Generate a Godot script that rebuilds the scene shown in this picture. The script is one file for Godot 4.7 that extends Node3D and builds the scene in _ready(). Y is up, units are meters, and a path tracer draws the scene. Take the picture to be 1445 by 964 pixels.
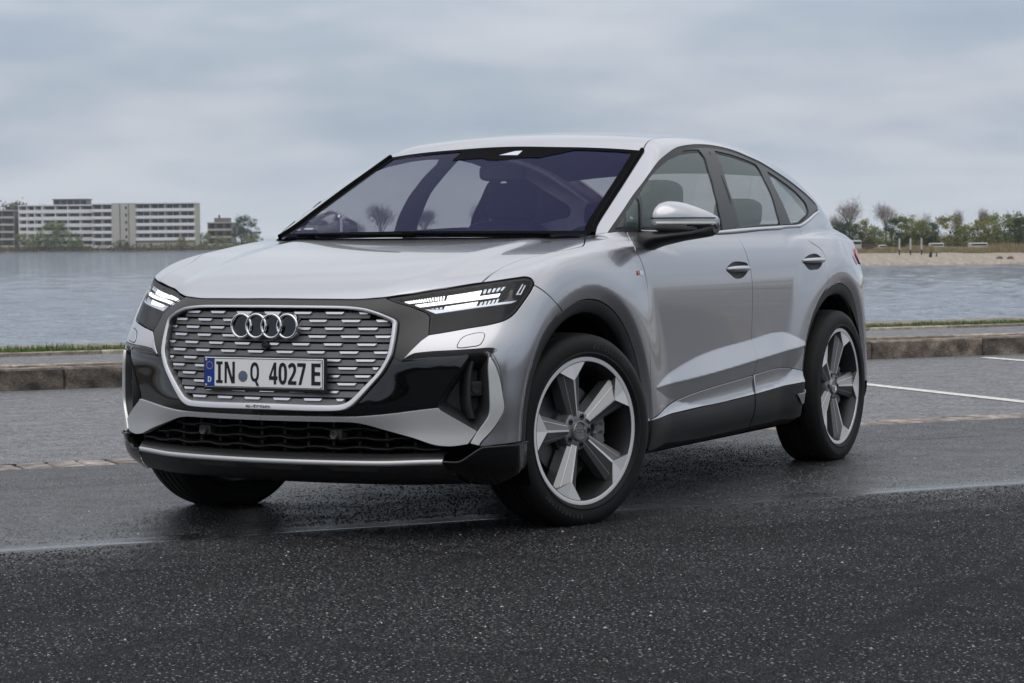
extends Node3D
# A silver crossover parked on a wet car park beside a lake, under an overcast sky.

var rng := RandomNumberGenerator.new()


func _ready() -> void:
	rng.seed = 20240
	# camera
	var cam := Camera3D.new()
	cam.name = "camera"
	cam.fov = 16.951
	cam.near = 0.1
	cam.far = 6000.0
	add_child(cam)
	var yaw := deg_to_rad(28.066)
	var pitch := deg_to_rad(-2.591)
	var roll := deg_to_rad(-0.4954)
	var fwd := Vector3(-sin(yaw) * cos(pitch), sin(pitch), -cos(yaw) * cos(pitch))
	var right := fwd.cross(Vector3.UP).normalized()
	var up := right.cross(fwd)
	cam.transform = Transform3D(Basis(right * cos(roll) + up * sin(roll), up * cos(roll) - right * sin(roll), -fwd), Vector3(4.734, 1.102 - CAR_DROP, 7.8235))
	cam.current = true
	var lens := CameraAttributesPhysical.new()
	lens.frustum_focal_length = 80.53
	lens.frustum_focus_distance = 8.9
	lens.exposure_aperture = 14.0
	cam.attributes = lens
	# sky and exposure
	var we := WorldEnvironment.new()
	we.name = "world"
	var env := Environment.new()
	env.background_mode = Environment.BG_SKY
	env.sky = Sky.new()
	env.sky.sky_material = make_sky()
	env.tonemap_mode = Environment.TONE_MAPPER_LINEAR
	env.tonemap_exposure = 1.06
	env.sdfgi_enabled = true
	env.ssao_enabled = true
	env.ssil_enabled = true
	# thin mist over the lake
	env.fog_enabled = true
	env.fog_density = 0.00014
	env.fog_light_color = Color(0.90, 0.93, 0.97)
	we.environment = env
	add_child(we)
	# the sun behind an even layer of cloud
	var sun := DirectionalLight3D.new()
	sun.name = "sun"
	sun.light_energy = 0.22
	sun.light_angular_distance = 70.0
	sun.light_color = Color(1.0, 0.97, 0.93)
	sun.shadow_enabled = true
	sun.basis = Basis.looking_at(Vector3(-0.25, -0.9, -0.45).normalized(), Vector3.UP)
	add_child(sun)
	build_ground()
	build_car()


const CAR_DROP := 0.008   # the tyres are pressed a little flat
const ALONG := Vector3(0.592, 0, -0.806)     # along the kerb, away from the camera
const ACROSS := Vector3(-0.806, 0, -0.592)   # over the kerb towards the water


func make_sky() -> PanoramaSkyMaterial:
	var w := 3072
	var h := 1536
	var im := Image.create(w, h, false, Image.FORMAT_RGBF)
	im.fill(Color(0.33, 0.345, 0.37))
	var big := FastNoiseLite.new()
	big.seed = 5
	big.frequency = 0.7
	big.fractal_octaves = 4
	var fine := FastNoiseLite.new()
	fine.seed = 9
	fine.frequency = 2.4
	fine.fractal_octaves = 6
	fine.fractal_gain = 0.55
	for j in h / 2:
		var el := PI * (0.5 - (j + 0.5) / h)
		var y := sin(el)
		var spread := cos(el) / (y + 0.13)   # clouds lie flat: the pattern is drawn out towards the horizon
		var lift := 1.0 + 1.7 * maxf(0.0, y - 0.06)   # an overcast sky is brightest overhead
		var low := sst(0.055, 0.0, y) * 0.7
		var thick := sst(0.08, 0.5, y) * 0.75   # thicker cloud is greyer
		for i in w:
			var az := TAU * (i + 0.5) / w
			var qx := sin(az) * spread
			var qz := cos(az) * spread
			var n := big.get_noise_2d(qx, qz) + 0.42 * fine.get_noise_2d(qx + 7.0, qz)
			var c := Color(0.35, 0.42, 0.51).lerp(Color(0.545, 0.58, 0.635), sst(0.0, 1.0, 0.46 + n * 0.62))
			c = c.lerp(Color(0.62, 0.655, 0.705), low)
			var grey := (c.r + c.g + c.b) / 3.0
			c = c.lerp(Color(grey, grey, grey * 1.03), thick)
			im.set_pixel(i, j, Color(c.r * lift, c.g * lift, c.b * lift))
	var m := PanoramaSkyMaterial.new()
	m.panorama = ImageTexture.create_from_image(im)
	return m


# ------------------------------------------------------------------ the place
func lay(along: float, across: float, y := 0.0) -> Vector3:
	return ALONG * along + ACROSS * across + Vector3(0, y, 0)


func sheet(a0: float, a1: float, c0: float, c1: float, y: float) -> Geo:
	var g := Geo.new()
	g.poly([lay(a0, c0, y), lay(a1, c0, y), lay(a1, c1, y), lay(a0, c1, y)], Vector3.UP)
	return g


func noise_bytes(w: int, f: float, oct: int, s: int) -> PackedByteArray:
	var n := FastNoiseLite.new()
	n.seed = s
	n.frequency = f
	n.fractal_octaves = oct
	return n.get_seamless_image(w, w).get_data()


# asphalt of dark binder and grey grit, with pale chips here and there
func asphalt(tone: float, wet: float, chips: float, s: int, patch := 0.5) -> StandardMaterial3D:
	var w := 1024
	var grit := noise_bytes(w, 0.16, 2, s)
	var mid := noise_bytes(w, 0.03, 3, s + 1)
	var spot := noise_bytes(w, 0.11, 1, s + 2)
	var blot := noise_bytes(w, 0.006, 3, s + 3)
	var col := PackedByteArray()
	var rough := PackedByteArray()
	col.resize(w * w * 3)
	rough.resize(w * w)
	for i in w * w:
		var g := grit[i] / 255.0
		var v := tone * (0.22 + 1.75 * sst(0.30, 0.80, g) + patch * (mid[i] / 255.0 - 0.5))
		var c := spot[i] / 255.0
		if c > 1.0 - chips:
			v = lerpf(v, 0.42 + 0.4 * g, sst(1.0 - chips, 1.0 - chips * 0.85, c))
		var b := int(255.0 * clampf(v, 0.0, 1.0))
		col[i * 3] = b
		col[i * 3 + 1] = b
		col[i * 3 + 2] = mini(255, b + 2)
		rough[i] = int(255.0 * clampf(wet + 0.25 * (g - 0.5) + 0.25 * (blot[i] / 255.0 - 0.5), 0.2, 1.0))
	var m := StandardMaterial3D.new()
	m.albedo_texture = ImageTexture.create_from_image(Image.create_from_data(w, w, false, Image.FORMAT_RGB8, col))
	m.roughness_texture = ImageTexture.create_from_image(Image.create_from_data(w, w, false, Image.FORMAT_L8, rough))
	m.roughness = 1.0
	m.heightmap_enabled = true
	m.heightmap_texture = ImageTexture.create_from_image(Image.create_from_data(w, w, false, Image.FORMAT_L8, grit))
	m.heightmap_scale = 0.8
	m.uv1_triplanar = true
	m.uv1_world_triplanar = true
	m.uv1_scale = Vector3.ONE / 1.7
	return m


func rough_stone(c: Color, s: int, size: float, amount: float) -> StandardMaterial3D:
	var w := 256
	var a := noise_bytes(w, 0.02, 4, s)
	var b := noise_bytes(w, 0.2, 2, s + 1)
	var im := Image.create(w, w, false, Image.FORMAT_RGB8)
	for j in w:
		for i in w:
			var v := 1.0 + amount * ((a[j * w + i] / 255.0 - 0.5) * 1.6 + (b[j * w + i] / 255.0 - 0.5) * 0.9)
			im.set_pixel(i, j, Color(c.r * v, c.g * v, c.b * v))
	var m := StandardMaterial3D.new()
	m.albedo_texture = ImageTexture.create_from_image(im)
	m.roughness = 0.75
	m.uv1_triplanar = true
	m.uv1_world_triplanar = true
	m.uv1_scale = Vector3.ONE / size
	return m


func build_ground() -> void:
	var drive := asphalt(0.125, 0.70, 0.17, 11)
	var bay := asphalt(0.36, 0.50, 0.12, 31, 1.1)
	# the road: dull and rough here, worn smooth and wet towards the gutter
	var cuts := [-60.0, -2.2, -1.5, -1.05, -0.75, -0.55, -0.45, -0.40, -0.33, -0.24, -0.08, 0.25, 0.8, 1.6, 2.50]
	var wet := [1.0, 0.95, 0.90, 0.84, 0.77, 0.70, 0.62, 0.17, 0.42, 0.48, 0.53, 0.57, 0.61, 0.64]
	for k in cuts.size() - 1:
		var m: StandardMaterial3D = drive if k == 0 else drive.duplicate()
		m.roughness = wet[k]
		if k > 0:
			m.heightmap_scale = 0.8 * clampf((wet[k] - 0.3) / 0.6, 0.12, 1.0)
		m.metallic_specular = lerpf(0.20, 0.5, clampf((0.9 - wet[k]) / 0.2, 0.0, 1.0)) if k < 8 else 0.5
		struct("road", band(cuts[k], cuts[k + 1]), m)
	# loose relief of the road surface: stones standing out of the binder, most of them dark, a few pale
	var chip := Geo.new()
	for q in [[Vector3(1, 0, 0), Vector3(0, 0.8, 0), Vector3(0, 0, 1)], [Vector3(0, 0, 1), Vector3(0, 0.8, 0), Vector3(-0.9, 0, 0.1)], [Vector3(-0.9, 0, 0.1), Vector3(0, 0.8, 0), Vector3(0.1, 0, -1)], [Vector3(0.1, 0, -1), Vector3(0, 0.8, 0), Vector3(1, 0, 0)]]:
		face(chip, q, q[0] + q[1] + q[2])
	var chip_m := StandardMaterial3D.new()
	chip_m.vertex_color_use_as_albedo = true
	chip_m.roughness = 0.5
	chip_m.metallic_specular = 0.32
	var wet_m := chip_m.duplicate()
	wet_m.roughness = 0.34
	wet_m.metallic_specular = 0.5
	var worn := FastNoiseLite.new()
	worn.seed = 41
	worn.frequency = 0.55
	worn.fractal_octaves = 3
	for lot in 3:
		var count: int = [200000, 4800, 130000][lot]
		var mm := MultiMesh.new()
		mm.transform_format = MultiMesh.TRANSFORM_3D
		mm.use_colors = true
		mm.mesh = chip.mesh()
		mm.instance_count = count
		for k in count:
			var al := rng.randf_range(-5.0, 8.5)
			var ac := rng.randf_range(-0.25, 2.48) if lot == 2 else rng.randf_range(-4.6, -0.45)
			var r := rng.randf_range(0.0035, 0.0075)
			if lot == 1:
				r = rng.randf_range(0.002, 0.0048) if rng.randf() < 0.8 else rng.randf_range(0.0048, 0.0075)
				if rng.randf() < 0.15:
					ac = rng.randf_range(-0.45, 2.48)
			var b := Basis(Vector3.UP, rng.randf() * TAU) * Basis.from_scale(Vector3(r * rng.randf_range(0.7, 1.5), r * rng.randf_range(0.5, 1.1) * (0.6 if lot == 2 else 1.0), r))
			mm.set_instance_transform(k, Transform3D(b, lay(al, ac, -0.0006)))
			var v: float = [0.006 + 0.050 * rng.randf() * rng.randf(), rng.randf_range(0.12, 0.42), 0.020 + 0.09 * rng.randf() * rng.randf()][lot]
			v *= clampf(1.0 + 1.1 * worn.get_noise_2d(al, ac * 1.4), 0.45, 1.7)
			mm.set_instance_color(k, Color(v, v * 0.985, v * (0.95 if lot == 1 else 1.0)))
		var o := MultiMeshInstance3D.new()
		o.name = ["road_stones", "pale_chips", "wet_stones"][lot]
		o.multimesh = mm
		o.material_override = wet_m if lot == 2 else chip_m
		o.set_meta("kind", "stuff")
		tag(o, ["dark stones standing out of the dull near road surface", "pale stone chips scattered through the road surface", "wet stones in the worn strip of road beside the gutter"][lot], "road stones")
		add_child(o, true)
	struct("parking_bay", sheet(-60, 90, 2.78, 8.32, 0.0), bay)
	struct("footpath", sheet(-60, 90, 9.42, 11.06, 0.115), bay)
	# gutter of single paving stones
	var bed := struct("gutter_bed", sheet(-60, 90, 2.49, 2.79, -0.032), rough_stone(Color(0.07, 0.068, 0.065), 3, 0.5, 0.5))
	var stones := []
	for k in 4:
		var v: float = [0.94, 1.0, 1.08, 0.88][k]
		stones.append(rough_stone(Color(0.52 * v, 0.475 * v, 0.445 * v), 50 + k, 0.6, 0.45))
	var st := []
	for k in 3:
		var b := Geo.new()
		var sz := Vector3(0.136, 0.06, 0.272)
		b.box(Vector3(0, -0.03, 0), sz, Basis.IDENTITY, 0.006)
		st.append(b.mesh())
	var facing := Basis(ALONG, Vector3.UP, ALONG.cross(Vector3.UP))
	for k in range(-55, 140):
		var o := obj("brick", st[k % 3], stones[rng.randi() % 4], bed)
		o.transform = Transform3D(facing * Basis.from_euler(Vector3(rng.randf_range(-0.012, 0.012), rng.randf_range(-0.02, 0.02), rng.randf_range(-0.03, 0.03))), lay(k * 0.155 + rng.randf_range(-0.003, 0.003), 2.64, 0.001 + rng.randf_range(-0.002, 0.003)))
	# kerb stones and the slabs behind them
	var kerb := struct("kerb", sheet(-60, 90, 8.30, 9.40, -0.02), rough_stone(Color(0.2, 0.19, 0.18), 4, 0.5, 0.4))
	var kerb_m := []
	var slab_m := []
	for k in 3:
		var v: float = [0.92, 1.0, 1.07][k]
		kerb_m.append(rough_stone(Color(0.36 * v, 0.325 * v, 0.29 * v), 60 + k, 1.1, 0.95))
		slab_m.append(rough_stone(Color(0.57 * v, 0.525 * v, 0.475 * v), 70 + k, 0.9, 0.6))
	var ks := Geo.new()
	ks.box(Vector3(0, -0.09, 0), Vector3(1.192, 0.26, 0.17), Basis.IDENTITY, 0.012)
	var km := ks.mesh()
	var ps := Geo.new()
	ps.box(Vector3(0, -0.05, 0), Vector3(0.994, 0.10, 0.865), Basis.IDENTITY, 0.006)
	var pm := ps.mesh()
	var es := Geo.new()
	es.box(Vector3(0, -0.08, 0), Vector3(0.99, 0.18, 0.06), Basis.IDENTITY, 0.008)
	var em := es.mesh()
	for k in range(-30, 60):
		var o := obj("kerb_stone", km, kerb_m[rng.randi() % 3], kerb)
		o.transform = Transform3D(facing, lay(0.25 + k * 1.2, 8.395, 0.118 + rng.randf_range(-0.004, 0.004)))
	for k in range(-36, 72):
		var o := obj("paving_slab", pm, slab_m[rng.randi() % 3], kerb)
		o.transform = Transform3D(facing, lay(0.7 + k * 1.0, 8.918, 0.112 + rng.randf_range(-0.003, 0.003)))
		var p := obj("edging_stone", em, slab_m[rng.randi() % 3], kerb)
		p.transform = Transform3D(facing, lay(0.2 + k * 1.0, 9.384, 0.126 + rng.randf_range(-0.003, 0.003)))
		var q := obj("edging_stone", em, slab_m[rng.randi() % 3], kerb)
		q.transform = Transform3D(facing, lay(0.4 + k * 1.0, 11.095, 0.135 + rng.randf_range(-0.003, 0.003)))
	# painted bay lines
	var paint := rough_stone(Color(0.80, 0.80, 0.77), 80, 0.4, 0.22)
	for a in [6.02, 8.78, 11.54, 14.3, 17.06]:
		var g := Geo.new()
		var d := 0.028
		var q := []
		for e in [[-0.06, 2.86], [0.06, 2.86], [0.06, 7.98], [-0.06, 7.98]]:
			q.append(lay(a + e[0] + (e[1] - 5.0) * 0.075, e[1], 0.004))
		g.poly(q, Vector3.UP)
		struct("bay_line", g, paint)
	# grass verge
	struct("verge", sheet(-60, 90, 11.12, 12.6, 0.10), rough_stone(Color(0.20, 0.17, 0.10), 90, 1.2, 0.5))
	var blades := Geo.new()
	var tufts := FastNoiseLite.new()
	tufts.seed = 77
	tufts.frequency = 0.8
	for k in 48000:
		var al := -6.0 + 34.0 * pow(rng.randf(), 1.0)
		var ac := rng.randf_range(11.14, 12.45)
		var left := sst(9.0, 3.0, al)
		var h := rng.randf_range(0.018, 0.055) + 0.035 * left * rng.randf()
		if ac > 12.1 and rng.randf() < 0.7:
			continue
		var patch := tufts.get_noise_2d(al * 1.3, ac * 2.0)
		if patch < -0.12 and rng.randf() < 0.75:
			continue
		h *= 0.75 + 1.1 * maxf(0.0, patch)
		var p := lay(al, ac, 0.10)
		var t := rng.randf() * TAU
		var w := Vector3(cos(t), 0, sin(t)) * rng.randf_range(0.006, 0.011)
		var lean := Vector3(rng.randf_range(-1, 1), 0, rng.randf_range(-1, 1)) * h * 0.45
		var m := Vector3(-w.z, 0.004, w.x).normalized()
		var a := blades.add(p - w, m)
		blades.add(p + w, m)
		blades.add(p + lean + Vector3(0, h, 0), m)
		blades.tri(a, a + 1, a + 2)
	var grass_m := metal(Color(0.235, 0.34, 0.10), 0.0, 0.6)
	grass_m.backlight_enabled = true
	grass_m.backlight = Color(0.25, 0.35, 0.08)
	var gr := obj("grass", blades, grass_m)
	gr.set_meta("kind", "stuff")
	tag(gr, "short green grass on the strip between footpath and quay edge", "grass")
	# quay wall down to the lake
	var quay := Geo.new()
	quay.box(Vector3.ZERO, Vector3(150, 3.4, 0.5), facing, 0.02)
	struct("quay_wall", quay, rough_stone(Color(0.46, 0.42, 0.36), 95, 1.4, 0.5)).position = lay(15, 12.85, -1.585)
	build_lake()


func band(c0: float, c1: float) -> Geo:   # a strip along the road between two slightly wandering edges
	var n := FastNoiseLite.new()
	n.seed = 21
	n.frequency = 0.5
	var g := Geo.new()
	var k := 0
	for i in 601:
		var a := -60.0 + i * 0.25
		var j := 0.05 * n.get_noise_1d(a) + 0.02 * n.get_noise_1d(a * 4.0)
		# the runnel of water narrows and gives out for a stretch
		var wet := clampf(0.25 + 0.75 * sst(-0.9, -1.5, a) + 0.75 * sst(1.8, 2.4, a) - 0.25 * sst(0.3, 0.6, a) * sst(1.9, 1.6, a) + 0.3 * n.get_noise_1d(a * 2.3 + 50.0), 0.0, 1.0)
		g.add(lay(a, (c0 if not is_equal_approx(c0, -0.33) else lerpf(-0.398, -0.33, wet)) + (j if c0 > -50.0 else 0.0), 0.0), Vector3.UP)
		g.add(lay(a, (c1 if not is_equal_approx(c1, -0.33) else lerpf(-0.398, -0.33, wet)) + (j if c1 < 1.0 else 0.0), 0.0), Vector3.UP)
	for i in 600:
		g.quad(2 * i, 2 * i + 1, 2 * i + 3, 2 * i + 2)
	return g
# ------------------------------------------------------------------ smooth curves
class Spline:
	var x0: float
	var dx: float
	var n: int
	var v := PackedFloat64Array()
	var s0: float
	var s1: float
	func _init(p: Array) -> void:
		p = p.duplicate()
		p.sort_custom(func(a, b): return a.x < b.x)
		var k := p.size()
		var m := PackedFloat64Array(); m.resize(k)
		var c := PackedFloat64Array(); c.resize(k)
		var d := PackedFloat64Array(); d.resize(k)
		for i in range(1, k - 1):
			var ha: float = p[i].x - p[i - 1].x
			var hb: float = p[i + 1].x - p[i].x
			var r: float = 6.0 * ((p[i + 1].y - p[i].y) / hb - (p[i].y - p[i - 1].y) / ha)
			var w := 2.0 * (ha + hb) - ha * c[i - 1]
			c[i] = hb / w
			d[i] = (r - ha * d[i - 1]) / w
		for i in range(k - 2, 0, -1):
			m[i] = d[i] - c[i] * m[i + 1]
		n = 120
		x0 = p[0].x
		dx = (p[k - 1].x - x0) / n
		var j := 0
		for i in n + 1:
			var t := x0 + dx * i
			while j < k - 2 and t > p[j + 1].x:
				j += 1
			var h: float = p[j + 1].x - p[j].x
			var a: float = (p[j + 1].x - t) / h
			var b := 1.0 - a
			v.append(a * p[j].y + b * p[j + 1].y + ((a * a * a - a) * m[j] + (b * b * b - b) * m[j + 1]) * h * h / 6.0)
		s0 = (v[1] - v[0]) / dx
		s1 = (v[n] - v[n - 1]) / dx
	func at(t: float) -> float:
		var u := (t - x0) / dx
		if u <= 0.0:
			return v[0] + s0 * (t - x0)
		if u >= n:
			return v[n] + s1 * (t - x0 - n * dx)
		var i := int(u)
		if i >= n:
			i = n - 1
		u -= i
		var a := v[i]
		var b := v[i + 1]
		var m0 := (b - v[i - 1]) * 0.5 if i > 0 else b - a
		var m1 := (v[i + 2] - a) * 0.5 if i < n - 1 else b - a
		var e := b - a
		return a + u * (m0 + u * (3.0 * e - 2.0 * m0 - m1 + u * (m0 + m1 - 2.0 * e)))


func cv(flat: Array) -> Spline:
	var p := []
	for i in range(0, flat.size(), 2):
		p.append(Vector2(flat[i], flat[i + 1]))
	return Spline.new(p)


static func sst(a: float, b: float, t: float) -> float:
	t = clampf((t - a) / (b - a), 0.0, 1.0)
	return t * t * (3.0 - 2.0 * t)


static func smax(a: float, b: float, k: float) -> float:
	var h := k - absf(a - b)
	if h <= 0.0:
		return maxf(a, b)
	h /= k
	return maxf(a, b) + h * h * h * k / 6.0

# ------------------------------------------------------------------ the car's outer skin: a smooth solid, negative inside
# x to the car's left, y up, z forward, the origin on the ground under the front axle
var c_side := cv([0.14, 0.80, 0.20, 0.848, 0.27, 0.874, 0.40, 0.884, 0.60, 0.884, 0.75, 0.889, 0.88, 0.893, 0.98, 0.886, 1.06, 0.868, 1.13, 0.838, 1.22, 0.79])
var c_ledge_up := cv([-0.62, 0.502, -0.81, 0.547, -1.08, 0.596, -1.66, 0.641, -1.95, 0.660, -2.1, 0.650, -2.28, 0.600, -2.36, 0.585])
var c_ledge_low := cv([-0.60, 0.493, -1.05, 0.516, -1.65, 0.553, -2.15, 0.585, -2.36, 0.598])
var c_trim_up := cv([-0.52, 0.366, -0.70, 0.396, -0.91, 0.431, -1.25, 0.461, -1.63, 0.481, -1.95, 0.497, -2.10, 0.490, -2.42, 0.428])
var c_trim_low := cv([-0.50, 0.362, -1.0, 0.379, -1.6, 0.394, -2.1, 0.415, -2.42, 0.425])
var c_crease_f := cv([0.6, 0.978, 0.35, 1.014, 0.0, 1.045, -0.43, 1.066, -0.7, 1.055, -0.87, 1.03])
var c_crease_r := cv([-2.13, 1.04, -2.26, 1.085, -2.45, 1.098, -2.7, 1.10, -3.1, 1.09])
var c_nose := cv([0.16, -0.16, 0.205, -0.105, 0.26, -0.02, 0.31, 0.016, 0.38, 0.012, 0.47, 0.026, 0.56, 0.022, 0.67, 0.006, 0.79, -0.014, 0.86, -0.03, 0.91, -0.075, 0.97, -0.15, 1.1, -0.4])
var c_nose_out := cv([0.16, -0.16, 0.205, -0.105, 0.26, -0.02, 0.31, 0.012, 0.40, 0.012, 0.50, 0.016, 0.60, 0.016, 0.68, 0.010, 0.74, -0.018, 0.80, -0.06, 0.90, -0.125, 0.97, -0.185, 1.1, -0.32])
var c_hood := cv([0.86, 0.862, 0.80, 0.893, 0.72, 0.926, 0.55, 0.972, 0.3, 1.022, 0.0, 1.068, -0.3, 1.105, -0.6, 1.12, -1.0, 1.12, -4.0, 1.12])
var c_tail := cv([0.2, 0.10, 0.3, 0.03, 0.5, 0.0, 0.7, 0.0, 0.85, 0.03, 0.95, 0.05, 1.05, 0.03, 1.12, 0.02, 1.3, 0.2])
var c_roof := cv([-0.9, 1.49, -1.05, 1.53, -1.4, 1.571, -1.75, 1.581, -2.1, 1.565, -2.5, 1.512, -2.9, 1.405, -3.2, 1.298, -3.45, 1.19, -3.62, 1.11, -3.8, 1.0])
var c_wind := cv([1.0, 0.10, 1.10, -0.13, 1.20, -0.345, 1.35, -0.675, 1.525, -1.07, 1.7, -1.5])
const WHEEL_Y := 0.366
const AXLE_R := -2.764


func swell(y: float, z: float, zc: float) -> float:
	var r := sqrt((z - zc) * (z - zc) + (y - WHEEL_Y) * (y - WHEEL_Y))
	if r > 0.8:
		return 0.0
	return sst(0.80, 0.555, r) * 0.030 - (sst(0.556, 0.47, r) * 0.026 if r > 0.47 else 0.026 + (0.47 - r) * 0.1)


func side_x(y: float, z: float) -> float:
	var x := c_side.at(y) - 0.007 * (z + 1.4) * (z + 1.4)
	if z < -2.7:
		x -= 0.045 * (-2.7 - z) * (-2.7 - z) / 0.36 + 0.035 * sst(0.85, 1.05, y) * sst(-2.8, -3.4, z)
	x += swell(y, z, 0.0) + swell(y, z, AXLE_R)
	if y < 0.75 and z < -0.5 and z > -2.45:
		if z < -0.59 and z > -2.40:
			var lu := c_ledge_up.at(z)
			var ll := c_ledge_low.at(z)
			var g := maxf(lu - ll, 0.0) * sst(-2.40, -2.18, z)
			var t := clampf((lu - y) / maxf(lu - ll, 0.004), 0.0, 1.0)
			var e := ll - y   # a bright ledge, then a face that turns back in below it
			x += 0.36 * g * t - sst(0.0, 0.012, e) * minf(0.30 * maxf(e, 0.0), 0.5 * g) * sst(0.28, 0.40, y)
			if e > 0.0:
				x -= 0.36 * g * (1.0 - sst(0.26, 0.40, y)) 
		if z < -0.52 and z > -2.43:
			var tu := c_trim_up.at(z)
			var tl := c_trim_low.at(z)
			var g2 := maxf(tu - tl, 0.0)
			var t2 := clampf((tu - y) / maxf(g2, 0.004), 0.0, 1.0)
			x += 0.34 * g2 * (0.4 * t2 + 0.6 * t2 * t2) * (1.0 - sst(0.0, 0.16, tl - y))
	if y > 0.9:
		if z > -0.95 and z < 0.75:
			x -= 0.016 * sst(-0.012, 0.020, y - c_crease_f.at(z)) * sst(-0.95, -0.55, z) * sst(0.75, 0.2, z)
		elif z < -2.12:
			x -= 0.020 * sst(-0.016, 0.020, y - c_crease_r.at(z)) * sst(-2.12, -2.36, z)
	return x


func nose_z(x: float, y: float) -> float:
	var w := sst(0.40, 0.62, x)
	var p := c_nose.at(y) if w < 1.0 else 0.0
	var q := c_nose_out.at(y) if w > 0.0 else 0.0
	return 0.875 - 0.30 * x * x - 0.06 * x * x * x * x + p * (1.0 - w) + q * w


func top_y(x: float, z: float) -> float:
	var q := x * x / 0.64
	var t := c_hood.at(z) - 0.004 * q - 0.028 * q * sst(0.1, 0.7, z)
	if z > -0.45 and z < 0.85:
		var e := 0.50 + 0.10 * (0.8 - z) / 1.1
		t += 0.010 * sst(0.85, 0.55, z) * sst(-0.45, -0.1, z) * sst(e + 0.05, e - 0.06, x)
	return t


func lower(x: float, y: float, z: float) -> float:
	var f := x - side_x(y, z)
	if z > -0.6:
		f = smax(f, (z - nose_z(x, y)) * 0.95, 0.22)
	elif z < -2.4:
		f = smax(f, (-3.70 + c_tail.at(y) + 0.28 * x * x * sqrt(x) - z) * 0.95, 0.20)
	return smax(f, (y - top_y(x, z)) * 0.93, 0.075)


func upper(x: float, y: float, z: float) -> float:
	var d := y - 1.13
	var xg := 0.836 - 0.20 * d - 0.80 * d * d
	if z > -1.0:
		xg -= 0.05 * (z + 1.0) * (z + 1.0) / 0.49
	elif z < -1.9:
		xg -= 0.175 * (-1.9 - z) * (-1.9 - z) / 1.96
	var f := smax((x - xg) * 0.93, y - c_roof.at(z) + 0.034 * x * x / 0.36, 0.09)
	if z > -1.8:
		f = smax(f, (z - c_wind.at(y) + 0.36 * x * x) * 0.42, 0.03)
	elif z < -3.2:
		f = smax(f, (-3.62 - z) * 0.9, 0.08)
	return maxf(f, 1.02 - y)


func skin(x: float, y: float, z: float) -> float:
	x = absf(x)
	var a := lower(x, y, z)
	if y < 1.0 or z > 0.3:
		return a
	return -smax(-a, -upper(x, y, z), 0.02)


# ------------------------------------------------------------------ unrolled views of the skin in which panels are cut out
enum { SIDE, TOP, NOSE, WIND, TAIL }
var ray_o := Vector3.ZERO
var ray_d := Vector3.ZERO
var ray_a := 0.0
var ray_b := 0.0


func aim(dom: int, u: float, v: float) -> void:
	match dom:
		SIDE:
			ray_o = Vector3(0.35, 0.75, u); ray_d = Vector3(cos(v / 0.55), sin(v / 0.55), 0); ray_a = 0.02; ray_b = 1.0
		TOP:
			ray_o = Vector3(u, 0.75, v); ray_d = Vector3.UP; ray_a = 0.0; ray_b = 1.0
		NOSE:
			ray_o = Vector3(0, v, -0.25); ray_d = Vector3(sin(u), 0, cos(u)); ray_a = 0.3; ray_b = 1.6
		WIND:
			ray_o = Vector3(u, 1.1 + 0.43 * v - 0.18, -0.13 - 0.9 * v - 0.086); ray_d = Vector3(0, 0.9, 0.43); ray_a = 0.0; ray_b = 0.5
		TAIL:
			ray_o = Vector3(0, v, -2.9); ray_d = Vector3(sin(u), 0, -cos(u)); ray_a = 0.2; ray_b = 1.5


func flat_of(dom: int, p: Vector3) -> Vector2:
	match dom:
		SIDE:
			return Vector2(p.z, 0.55 * atan2(p.y - 0.75, p.x - 0.35))
		TOP:
			return Vector2(p.x, p.z)
		NOSE:
			return Vector2(atan2(p.x, p.z + 0.25), p.y)
		WIND:
			return Vector2(p.x, (0.43 * (p.y - 1.1) - 0.9 * (p.z + 0.13)) / (0.43 * 0.43 + 0.81))
	return Vector2(atan2(p.x, -2.9 - p.z), p.y)


func land() -> Vector3:
	var a := ray_a
	var b := ray_b
	var p := ray_o + ray_d * a
	var fa := skin(p.x, p.y, p.z)
	p = ray_o + ray_d * b
	var fb := skin(p.x, p.y, p.z)
	if fa > 0.0:
		return ray_o + ray_d * a
	var side := 0
	var c := b
	for i in 24:
		c = (fa * b - fb * a) / (fa - fb) if i % 4 < 3 else (a + b) * 0.5
		p = ray_o + ray_d * c
		var fc := skin(p.x, p.y, p.z)
		if absf(fc) < 0.00002:
			break
		if fc * fb > 0.0:
			b = c; fb = fc
			if side == -1:
				fa *= 0.5
			side = -1
		else:
			a = c; fa = fc
			if side == 1:
				fb *= 0.5
			side = 1
	return ray_o + ray_d * c


func normal_at(p: Vector3) -> Vector3:
	var e := 0.002
	var a := skin(p.x + e, p.y - e, p.z - e)
	var b := skin(p.x - e, p.y - e, p.z + e)
	var c := skin(p.x - e, p.y + e, p.z - e)
	var d := skin(p.x + e, p.y + e, p.z + e)
	return Vector3(a - b - c + d, -a - b + c + d, -a + b - c + d).normalized()


func on_skin(dom: int, q: Vector2) -> Vector3:
	aim(dom, q.x, q.y)
	return land()


func on_side(z: float, y: float) -> Vector3:
	ray_o = Vector3(0.1, y, z); ray_d = Vector3.RIGHT; ray_a = 0.0; ray_b = 1.1
	return land()


func on_nose(x: float, y: float) -> Vector3:
	ray_o = Vector3(x, y, 0.0); ray_d = Vector3(0, 0, 1); ray_a = 0.0; ray_b = 1.2
	return land()
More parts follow.
